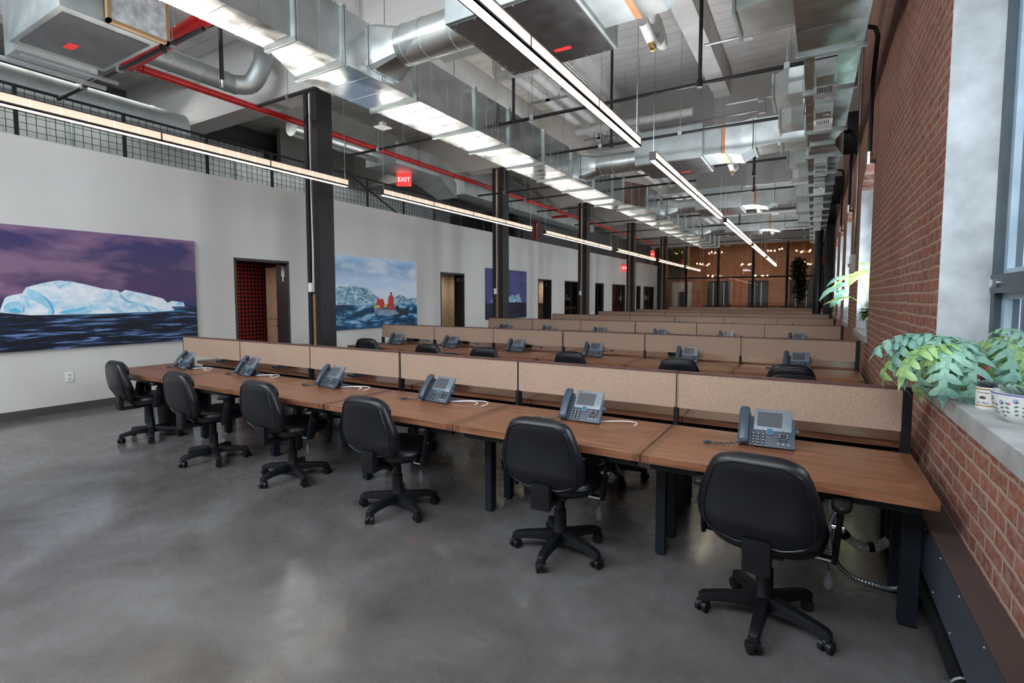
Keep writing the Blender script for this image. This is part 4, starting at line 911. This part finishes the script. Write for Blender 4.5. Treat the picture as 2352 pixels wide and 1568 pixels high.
for k, x in enumerate((-4.32, -4.0)):
    o = thing('white_insulated_pipe', 'fat white insulated pipe high above the desks, %s of the pair' % ['left', 'right'][k], 'pipe', (0, 0, 0), 0, 'white insulated pipes'); MB().cyl((x, 6.9, 5.2), (x, 33, 5.2), .075, n=18).build('pipe_run', 'whitepipe', o)
    for y in (8.3, 10.8, 14, 17, 20): MB().box(x - .2, x + .2, y - .02, y + .02, 5.09, 5.125).cyl((x - .18, y, 5.1), (x - .18, y, ZC), .005, n=5).build('support_strut', 'flex', o)
o = thing('white_insulated_pipe', 'white insulated cross pipe behind the pendant lights', 'pipe', (0, 0, 0), 0, 'white insulated pipes'); MB().cyl((-4.3, 9.9, 5.0), (-2.0, 9.9, 5.0), .08, n=18).build('pipe_run', 'whitepipe', o)
o = thing('white_insulated_pipe', 'white insulated pipe elbowing out from above the nearest fan coil unit', 'pipe', (0, 0, 0), 0, 'white insulated pipes'); MB().tube(catm([(-3.3, 6.9, 5.0), (-4.1, 6.9, 5.02), (-4.32, 6.9, 5.05), (-4.34, 6.88, 5.3), (-4.34, 6.88, 5.9)], 5), .075, 14).build('pipe_run', 'whitepipe', o)
wt = thing('wire_cable_tray', 'long wire mesh cable tray above the desks', 'cable tray', (0, 0, 0)); mb = MB()
for x in (-3.55, -3.47, -3.39, -3.31, -3.23): mb.cyl((x, 6.7, 4.95), (x, 30, 4.95), .0035, n=4)
for x in (-3.56, -3.22):
    for z in (5.0, 5.05): mb.cyl((x, 6.7, z), (x, 30, z), .0035, n=4)
y = 6.75
while y < 20:
    mb.tube([(-3.56, y, 5.05), (-3.56, y, 4.95), (-3.22, y, 4.95), (-3.22, y, 5.05)], .0035, 4); y += .1
mb.build('wire_mesh', 'flex', wt, 0)
for y in (7.6, 10.2, 13, 16, 19): MB().cyl((-3.39, y, 4.95), (-3.39, y, ZC), .005, n=5).box(-3.58, -3.2, y - .02, y + .02, 4.92, 4.945).build('support_strut', 'flex', wt)
for k, (y, xa, xb, z) in enumerate([(8.4, -1.55, 0.5, 5.45), (10.7, -1.55, .4, 5.30), (10.9, -3.4, .4, 5.15)]):
    o = thing('electrical_conduit', 'thin pale conduit strung across the bright ceiling bay, %s from the camera' % ORD[k], 'conduit', (0, 0, 0), 0, 'ceiling conduits'); MB().cyl((xa, y, z), (xb, y, z), .018, n=8).build('conduit_run', 'flex', o)
    MB().box(-1.0, -.88, y - .05, y + .05, z - .06, z + .06).build('junction_box', 'grayp', o)
# pipes on the brick wall
for k, (y, zt, zb) in enumerate([(7.55, 4.6, 3.35), (11.6, 4.6, 3.35), (14.9, 4.6, 3.35)]):
    o = thing('wall_downpipe', 'thin black pipe dropping down the brick to the window head, %s from the camera' % ORD[k], 'pipe', (0, 0, 0), 0, 'black pipes on the brick wall'); MB().tube([(.35, y - .6, zt + .0), (.50, y - .45, zt), (.53, y - .42, zt - .08), (.53, y, zt - .45), (.53, y, zb)], .024, 10).build('pipe_run', 'pipeblack', o); MB().cyl((.53, y, zb), (.53, y, zb - .14), .035, n=10).cyl((.53, y, zb - .1), (.62, y + .12, zb - .1), .025, n=8).build('fitting', 'chrome', o)
o = thing('wall_conduit', 'pale conduit running down the brick to a grey switch box', 'conduit', (0, 0, 0)); MB().tube([(.575, 10.3, 5.9), (.575, 10.3, 3.0), (.575, 10.45, 2.35)], .014, 8).build('conduit_run', 'flex', o); MB().box(.53, .60, 10.3, 10.75, 2.03, 2.33).build('switch_box', 'grayp', o, bevel=.004)
MB().cyl((.53, 10.35, 2.15), (.49, 10.35, 2.15), .03, n=10).build('knob', 'chrome', o)
o = thing('black_standpipe', 'thick black vertical standpipe by the far brick corner', 'pipe', (.12, 21.0, 0)); MB().cyl((0, 0, 0), (0, 0, 4.0), .13, n=20).build('pipe_run', 'blacksteel', o)
for z in (1.3, 2.6, 3.4): MB().cyl((0, 0, z), (0, 0, z + .08), .16, n=20).build('coupling', 'blacksteel', o)
MB().box(.2, .45, -.3, .25, 0, 4.95).build('wall_post', 'blacksteel', o)

# ------------------------------------------------------------------ exit signs
def exit_sign(x, y, z, w, h, rz, label, both=True):
    o = thing('exit_sign', label, 'exit sign', (x, y, z), rz, 'red exit signs')
    MB().box(-w / 2, w / 2, 0, .03, 0, h).build('sign_panel', 'exit', o, bevel=.003); MB().box(-w * .3, w * .3, -.01, .04, h, h + .06).build('canopy', 'grayp', o); MB().cyl((0, .015, h + .05), (0, .015, h + (.35 if y > 26 and y < 28 else ZC - z - h)), .012, n=8).build('stem', 'grayp', o)
    T = Matrix.Translation((0, -.003, h / 2)) @ Matrix.Rotation(R(90), 4, 'X'); text('letters', 'EXIT', min(h * .85, w * .42), 'exitl', T, o, .002)
    return o
exit_sign(-8.35, 9.15, 4.22, .34, .30, R(36), 'red exit sign hanging above the mesh railing')
exit_sign(-8.75, 27.0, 3.05, .50, .34, R(20), 'red exit sign low on the far plaster wall by a column')
exit_sign(-8.3, 30.5, 4.0, .22, .40, R(30), 'small red exit sign hanging far back under the red pipe')

# ------------------------------------------------------------------ plants on the sills
def frond(mb, base, az, L, droop, lobes, lw, rise=.5, seed=0, tw=.35, stem=None):
    rr = random.Random(seed); pts = []; p = Vector(base); el = rise
    n = lobes * 2 + 3; step = L / n
    d = Vector((math.cos(az), math.sin(az), 0)); side = Vector((-math.sin(az), math.cos(az), 0))
    for k in range(n + 1):
        pts.append((p.copy(), el)); p = p + (d * math.cos(el) + Vector((0, 0, math.sin(el)))) * step; el -= droop / n
    k0 = max(2, n // 3)
    if stem: stem.tube([q[0] for q in pts[:k0 + 3]], .0028, 5)
    for k in range(k0, n):
        a, ea = pts[k]; b, eb = pts[k + 1]; t_ = (k - k0) / (n - k0)
        nrm = (Vector((0, 0, 1)) * math.cos(ea) - d * math.sin(ea)); cw = lw * .22
        mb.quad(a - side * cw, b - side * cw, b, a); mb.quad(a, b, b + side * cw, a + side * cw)
        if (k - k0) % 2 == 0:
            for s_ in (-1, 1):
                ll = lw * (1.25 - .55 * t_) * (.55 + .45 * min(1, (k - k0 + 1) / 3)) * rr.uniform(.85, 1.15); dirv = (side * s_ * .84 + (b - a).normalized() * rr.uniform(.3, .6) + nrm * rr.uniform(-.1, .2)).normalized()
                m = 4; prev = None; wv = rr.uniform(-.3, .3)
                for j in range(m + 1):
                    q = j / m; c = a + dirv * ll * q + nrm * (math.sin(q * 4 + wv) * .10 * ll - q * q * ll * tw); hw = step * .66 * [0.8, .9, 1.05, .85, .2][j] * (1 + .12 * math.sin(j * 2.3 + wv * 9))
                    t0, t1 = c - (b - a).normalized() * hw + nrm * .1 * hw, c + (b - a).normalized() * hw
                    if prev: mb.quad(prev[0], t0, c + nrm * hw * .18, prev[2]); mb.quad(prev[2], c + nrm * hw * .18, t1, prev[1])
                    prev = (t0, t1, c + nrm * hw * .18)
    a, ea = pts[-1]; b, eb = pts[-2]; mb.quad(b - side * lw * .25, a + (a - b) * 1.6, b + side * lw * .25)
pot = thing('tartan_planter', 'red tartan planter with gold rims on the near sill', 'plant pot', (.70, 3.42, 1.12))
t = NT('tartan'); v = t.coord(); x = t.sep(v); an = t.math('ARCTAN2', x[1], x[0]); s1 = t.math('FRACT', t.math('MULTIPLY', an, 2.4)); s2 = t.math('FRACT', t.math('MULTIPLY', x[2], 14))
k1 = t.math('LESS_THAN', s1, .4); k2 = t.math('LESS_THAN', s2, .4); yl = t.math('MAXIMUM', t.math('COMPARE', s1, .7, .03), t.math('COMPARE', s2, .7, .04))
c = t.mix(t.math('MULTIPLY', t.math('ADD', k1, k2), .48), sc(190, 22, 34), (.012, .012, .03)); c = t.mix(yl, c, sc(215, 180, 90)); t.set(col=c, rough=.45); M['tartan'] = t.m
M['gold'] = plain('gold_rim', sc(190, 150, 90), .35, .4)
MB().lathe([(.095, .02), (.10, .05), (.102, .20), (.098, .20)], 32).build('bowl', 'tartan', pot); MB().lathe([(.10, 0), (.105, .0), (.105, .025), (.10, .03)], 32).build('base_rim', 'gold', pot); MB().lathe([(.098, .19), (.106, .19), (.106, .22), (.096, .22), (.094, .2)], 32).build('top_rim', 'gold', pot)
MB().lathe([(.092, .202), (.002, .205)], 24).build('soil', 'soil', pot)
fern = thing('blue_star_fern', 'lush blue-green fern spilling over the near sill', 'potted plant', (0, 0, 0))
stm = MB(); fl_ = MB(); rr = random.Random(3)
for k in range(48):
    az = R(rr.uniform(165, 262)); base = (.65 + rr.uniform(-.05, .03), 3.24 + rr.uniform(-.08, .10), 1.33); fl_.cm = 0 if rr.random() < .82 else 1
    frond(fl_, base, az, rr.uniform(.24, .44), rr.uniform(2.0, 3.1), 6, rr.uniform(.055, .082), rr.uniform(.3, 1.1), k, rr.uniform(.2, .6), stm)
for k in range(16):
    az = R(rr.uniform(-70, 60)); base = (.72, 3.38, 1.33); fl_.cm = 1 if rr.random() < .6 else 0
    frond(fl_, base, az, rr.uniform(.14, .22), rr.uniform(1.6, 2.8), 5, rr.uniform(.035, .045), rr.uniform(.7, 1.3), 100 + k, .4, stm)
for k in range(12):
    fl_.cm = k % 2; frond(fl_, (.72, 3.28, 1.33), R(rr.uniform(255, 300)), rr.uniform(.28, .42), 2.6, 6, .05, rr.uniform(.5, 1.45), 300 + k, .4, stm)
fl_.build('fronds', ['fern', 'fern2'], fern, 60); stm.build('stems', 'stem', fern)
o = thing('succulent_mug', 'white mug with brown rings planted with a dusky succulent', 'plant pot', (.665, 2.94, 1.12))
MB().lathe([(.034, 0), (.036, .003), (.036, .095), (.033, .095), (.032, .08), (.001, .08)], 26).build('mug', 'terra', o)
for z_ in (.012, .083): MB().lathe([(.0363, z_), (.0363, z_ + .006)], 26, cap=False).build('ring', 'gold', o)
M['brownink'] = plain('brown_print', sc(100, 60, 40), .6)
def wrap_text(name, body, size, z, ang, r_, parent):
    T = Matrix.Identity(4); ob = text(name, body, size, 'brownink', T, parent, .0002)
    for v_ in ob.data.vertices:
        a = ang + v_.co.x / r_; v_.co = (r_ * math.cos(a), r_ * math.sin(a), z + v_.co.y)
    return ob
wrap_text('lettering', 'Grandpa', .013, .072, R(238), .0366, o); wrap_text('lettering', 'the Best', .013, .028, R(238), .0366, o)
mb = MB()
for q in range(5): 
    a = R(228 + q * 5); mb.lathe([(.001, -.006), (.006, 0), (.001, .006)], 6, (.036 * math.cos(a), .036 * math.sin(a), .05 + .002 * (q % 2)))
mb.build('picture', 'brownink', o)
def succ(parent, c, n, L, w, mat, lift=.5, seed=0):
    mb = MB(); rr = random.Random(seed)
    for k in range(n):
        a = k * 2.4; t_ = k / n; el = lift + (1 - t_) * .9; d = Vector((math.cos(a) * math.cos(el), math.sin(a) * math.cos(el), math.sin(el))); s_ = Vector((-math.sin(a), math.cos(a), 0)); up = s_.cross(d); l = L * (.5 + .5 * t_); p = Vector(c); rings = []
        for q, ww in ((0, .3), (.3, .8), (.65, 1), (.88, .6), (1, .05)):
            cc = p + d * l * q + Vector((0, 0, l * .2 * q * q)); rings.append([cc + s_ * w * ww, cc + up * w * .35 * ww, cc - s_ * w * ww, cc - up * w * .35 * ww])
        mb.rings(rings)
    return mb.build('rosette', mat, parent, 60)
succ(o, (0, 0, .085), 22, .062, .011, 'succd', .15, 1)
bw = thing('painted_bowl', 'white bowl painted with green sprigs and blue flowers', 'plant pot', (.717, 2.665, 1.12))
MB().lathe([(.045, 0), (.05, .004), (.078, .025), (.094, .06), (.098, .10), (.101, .118), (.097, .118), (.092, .10), (.001, .10)], 36).build('bowl', 'terra', bw)
M['sprig'] = plain('painted_green', sc(40, 120, 80), .5); M['blueink'] = plain('painted_blue', sc(70, 80, 170), .5); M['redink'] = plain('painted_coral', sc(190, 90, 70), .5)
MB().lathe([(.1018, .112), (.1018, .116)], 36, cap=False).build('blue_rim', 'blueink', bw)
def bowl_pt(a, z, off=.0012): r_ = interp([(0, .05), (.004, .05), (.025, .078), (.06, .094), (.10, .098), (.118, .101)], z) + off; return Vector((r_ * math.cos(a), r_ * math.sin(a), z))
mb = MB()
for a0, zz, fl_p in ((205, .05, 1), (232, .06, 1), (262, .05, 1), (178, .06, 1)):
    mb.cm = 0
    for q in range(7):
        s_ = -1 if q % 2 else 1; a = R(a0 + s_ * 3.5); z = zz - .022 + q * .008; ln = .016
        P_ = [bowl_pt(a, z), bowl_pt(a + s_ * .08, z + .006), bowl_pt(a + s_ * .17, z + .004), bowl_pt(a + s_ * .08, z - .002)]; mb.quad(*P_)
    mb.cm = 1; c0 = bowl_pt(R(a0 + 7), zz + .038)
    for q in range(6):
        b0 = q * math.pi / 3; mb.quad(bowl_pt(R(a0 + 7) + .02 * math.cos(b0), zz + .033 + .002 * math.sin(b0)), bowl_pt(R(a0 + 7) + .08 * math.cos(b0 - .3), zz + .033 + .008 * math.sin(b0 - .3)), bowl_pt(R(a0 + 7) + .08 * math.cos(b0 + .3), zz + .033 + .008 * math.sin(b0 + .3)))
    mb.cm = 2; mb.quad(bowl_pt(R(a0 - 6), zz + .02), bowl_pt(R(a0 - 4), zz + .026), bowl_pt(R(a0 - 2), zz + .02), bowl_pt(R(a0 - 4), zz + .014))
mb.build('painted_flowers', ['sprig', 'blueink', 'redink'], bw, 0)
for k, (dx, dy, n) in enumerate([(-.03, .02, 16), (.03, -.01, 18), (.0, -.045, 14), (.045, .04, 14)]): succ(bw, (dx, dy, .10 + .015 * (k % 2)), n, .07, .013, 'succ', .2, k)
# plants in the farther windows
def bigleaf(mb, c, d, L, w, tip=.3):
    d = Vector(d).normalized(); s_ = d.cross(Vector((0, 0, 1))).normalized(); up = s_.cross(d); prev = None
    for q, ww in ((0, .05), (.12, .7), (.35, 1), (.6, .85), (.85, .4), (1, .02)):
        cc = Vector(c) + d * L * q - Vector((0, 0, tip * L * q * q)); a, b = cc + s_ * w * ww + up * w * .25 * ww, cc - s_ * w * ww + up * w * .25 * ww
        if prev: mb.quad(prev[0], a, cc, prev[2]); mb.quad(prev[2], cc, b, prev[1])
        prev = (a, b, cc)
def sill_plant(x, y, potm, h, r_, leaves, lm, label, L=.25, w=.09, H=.5, seed=0):
    rr = random.Random(seed); o = thing('sill_plant', label, 'potted plant', (x, y, 1.12))
    MB().lathe([(r_ * .75, 0), (r_, h), (r_ * .92, h), (r_ * .9, h * .9), (.001, h * .9)], 22).build('pot', potm, o); st = MB(); lf = MB()
    for k in range(leaves):
        a = R(rr.uniform(120, 300)) if k % 3 else R(rr.uniform(0, 360)); hh = h + H * rr.uniform(.35, 1); rad = rr.uniform(.05, .18) * (H / .5)
        e = (rad * math.cos(a), rad * math.sin(a), hh); st.tube(catm([(0, 0, h * .9), (e[0] * .4, e[1] * .4, (h + hh) / 2), e], 4), .006, 6)
        bigleaf(lf, e, (math.cos(a), math.sin(a), rr.uniform(-.5, .5)), L * rr.uniform(.7, 1.1), w * rr.uniform(.8, 1.1))
    st.build('stems', 'stem', o); lf.build('leaves', lm, o, 60); return o
sill_plant(.70, 8.35, 'terra', .22, .09, 7, 'lime', 'tall plant with big yellow-green leaves in the second window', .36, .10, .72, 3)
sill_plant(.66, 8.02, 'greypot', .20, .06, 16, 'leafd', 'small dark-leaved plant in a grey pot at the second window', .16, .045, .14, 5)
sill_plant(.68, 12.3, 'terra', .30, .10, 5, 'fern', 'broad blue-green leafed plant in a white pot, third window', .42, .17, .70, 7)
sill_plant(.68, 15.4, 'terra', .22, .09, 12, 'fern', 'bushy green plant in a white pot, fourth window', .22, .06, .3, 9)
sill_plant(.66, 18.7, 'greypot', .18, .09, 12, 'fern', 'small leafy plant on the fifth window sill', .2, .06, .25, 11)
# ------------------------------------------------------------------ far glass wall, brick room and chandeliers
gw = thing('glass_partition', 'tall glass partition with black mullions before the far brick room', 'glass partition', (0, 34.5, 0))
for x in (-8.95, -7.16, -5.2, -3.2, -1.36, .52): MB().box(x - .07, x + .07, -.1, .1, 0, 4.95).build('mullion', 'blacksteel', gw)
MB().box(-8.95, .52, -.05, .05, 2.85, 2.93).build('transom', 'blacksteel', gw); MB().box(-8.95, .55, -.06, .06, 0, .1).build('bottom_rail', 'blacksteel', gw)
for a, b in zip((-8.88, -7.09, -5.13, -3.13, -1.29), (-7.23, -5.27, -3.27, -1.43, .45)):
    for z0, z1 in ((.1, 2.85), (2.93, 4.95)): MB().box(a, b, -.006, .006, z0, z1).build('glass_pane', 'glass', gw)
for n, (x0, x1) in enumerate([(-7.35, -5.75), (-4.35, -3.05), (-1.5, .0)]):
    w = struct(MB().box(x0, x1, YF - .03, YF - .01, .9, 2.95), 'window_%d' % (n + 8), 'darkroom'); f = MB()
    for x in (x0, (x0 + x1) / 2, x1): f.box(x - .05, x + .05, YF - .08, YF - .03, .9, 2.95)
    f.box(x0, x1, YF - .08, YF - .03, 2.87, 2.97).build('window_frame', 'blacksteel', w)
    g = MB()
    for x in (x0 + .35, x1 - .45): g.box(x, x + .05, YF - .06, YF - .04, 1.0, 2.85)
    g.build('pale_strip', 'sash', w)  # solid pale uprights in front of the dark panel
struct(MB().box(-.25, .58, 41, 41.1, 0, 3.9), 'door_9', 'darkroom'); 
o = thing('white_wall_panel', 'pale wall section with a dark opening behind the far glass', 'wall panel', (-9.8, 42, 0)); MB().box(0, 1.5, 0, .12, 0, 2.85).build('board', 'mezz', o); MB().box(.5, .95, -.02, 0, .9, 2.1).build('screen', 'darkroom', o)
o = thing('long_table', 'dark bar table in the far brick room', 'table', (-4, 41, 0)); MB().box(-3.2, 2.4, -.4, .4, .98, 1.04).build('tabletop', 'blacksteel', o)
for x in (-3, 2.2): MB().box(x - .05, x + .05, -.3, .3, 0, .98).build('leg', 'blacksteel', o)
def chandelier(k, x, y, z, n, w):
    o = thing('bulb_chandelier', 'brass chandelier of bare glowing bulbs in the far room, %s from the left' % ORD[k], 'chandelier', (x, y, z), 0, 'bulb chandeliers'); rr = random.Random(k)
    MB().cyl((0, 0, 0), (0, 0, ZC - z), .012, n=6).build('stem', 'brass', o); a_ = MB(); b_ = MB()
    for q in range(n):
        a = q * 2 * math.pi / n + k; e = (w * math.cos(a), w * math.sin(a), rr.uniform(-.05, .12)); a_.cyl((0, 0, 0), e, .01, n=5); b_.lathe([(.001, -.05), (.035, -.02), (.042, .02), (.02, .05), (.001, .055)], 10, (e[0], e[1], e[2] + .05))
    a_.build('arms', 'brass', o); b_.build('bulbs', 'bulb', o); return o
for k, (x, y, z) in enumerate([(-8.3, 38, 4.75), (-6.75, 38, 3.9), (-6.15, 39, 3.05), (-5.8, 37, 4.6), (-3.9, 38, 3.85), (-3.15, 39, 3.0), (-2.2, 37, 4.6), (-.6, 38, 4.55), (-.15, 39, 3.8)]): chandelier(k, x, y, z, 5, .42)
def leafcloud(mb, c, r_, n, L, seed):
    rr = random.Random(seed)
    for _ in range(n):
        d = Vector((rr.gauss(0, 1), rr.gauss(0, 1), rr.gauss(0, 1))).normalized() * rr.random() ** .4; p = Vector(c) + Vector((d.x * r_[0], d.y * r_[1], d.z * r_[2]))
        a = Vector((rr.gauss(0, 1), rr.gauss(0, 1), rr.gauss(-.4, .6))).normalized(); s_ = a.cross(Vector((rr.random(), rr.random(), 1))).normalized(); mb.quad(p, p + a * L * .5 + s_ * L * .25, p + a * L, p + a * L * .5 - s_ * L * .25)
o = thing('ficus_tree', 'tall dark green ficus tree before the far glass', 'tree', (-.75, 33.3, 0)); MB().tube([(0, 0, .4), (.05, 0, 1.5), (0, .05, 2.6), (.1, 0, 3.6)], .04, 8).build('trunk', 'capwood', o); MB().lathe([(.22, 0), (.3, .45), (.26, .45), (.24, .4), (.001, .4)], 20).build('pot', 'greypot', o)
mb = MB(); leafcloud(mb, (.0, 0, 3.2), (.42, .4, .75), 900, .17, 1); leafcloud(mb, (.1, 0, 2.2), (.36, .35, .8), 700, .17, 2); mb.build('leaves', 'leafd', o, 0)
o = thing('hanging_greenery', 'curtain of yellow-green vines hanging in the far left corner', 'hanging plant', (-8.2, 37.5, 0)); mb = MB(); rr = random.Random(5)
for k in range(90):
    x, y = rr.uniform(-.75, .55), rr.uniform(-.3, .3); mb.tube([(x, y, 5.2), (x + rr.uniform(-.06, .06), y, 4.2), (x + rr.uniform(-.08, .08), y, rr.uniform(2.7, 3.4))], .02, 4)
leafcloud(mb, (-.1, 0, 4.0), (.7, .3, 1.3), 700, .16, 9); mb.build('vines', 'vine', o, 0)
# ------------------------------------------------------------------ outside the windows
M['street'] = plain('street', (.30, .31, .32), .9); M['facade'] = plain('pale_facade', (.55, .52, .48), .8); M['facade2'] = plain('brick_facade', (.40, .36, .35), .8)
struct(MB().box(1.2, 60, -30, 80, -4.2, -4.0), 'ground', 'street')
def building(x, y, w, d, h, m, label):
    o = thing('building', label, 'building', (x, y, -4)); MB().box(0, w, 0, d, 0, h).build('wall', m, o); win = 0
    for fl in range(int(h // 3)):
        for q in range(int(d // 3)):
            if win < 40: MB().box(-.05, 0, .8 + q * 3, 2.2 + q * 3, 1 + fl * 3, 2.6 + fl * 3).build('window', 'screen', o); win += 1
building(16, 8, 8, 14, 8, 'facade', 'pale building across the street outside the near window')
building(20, 24, 9, 16, 12, 'facade2', 'taller grey building farther along the street')
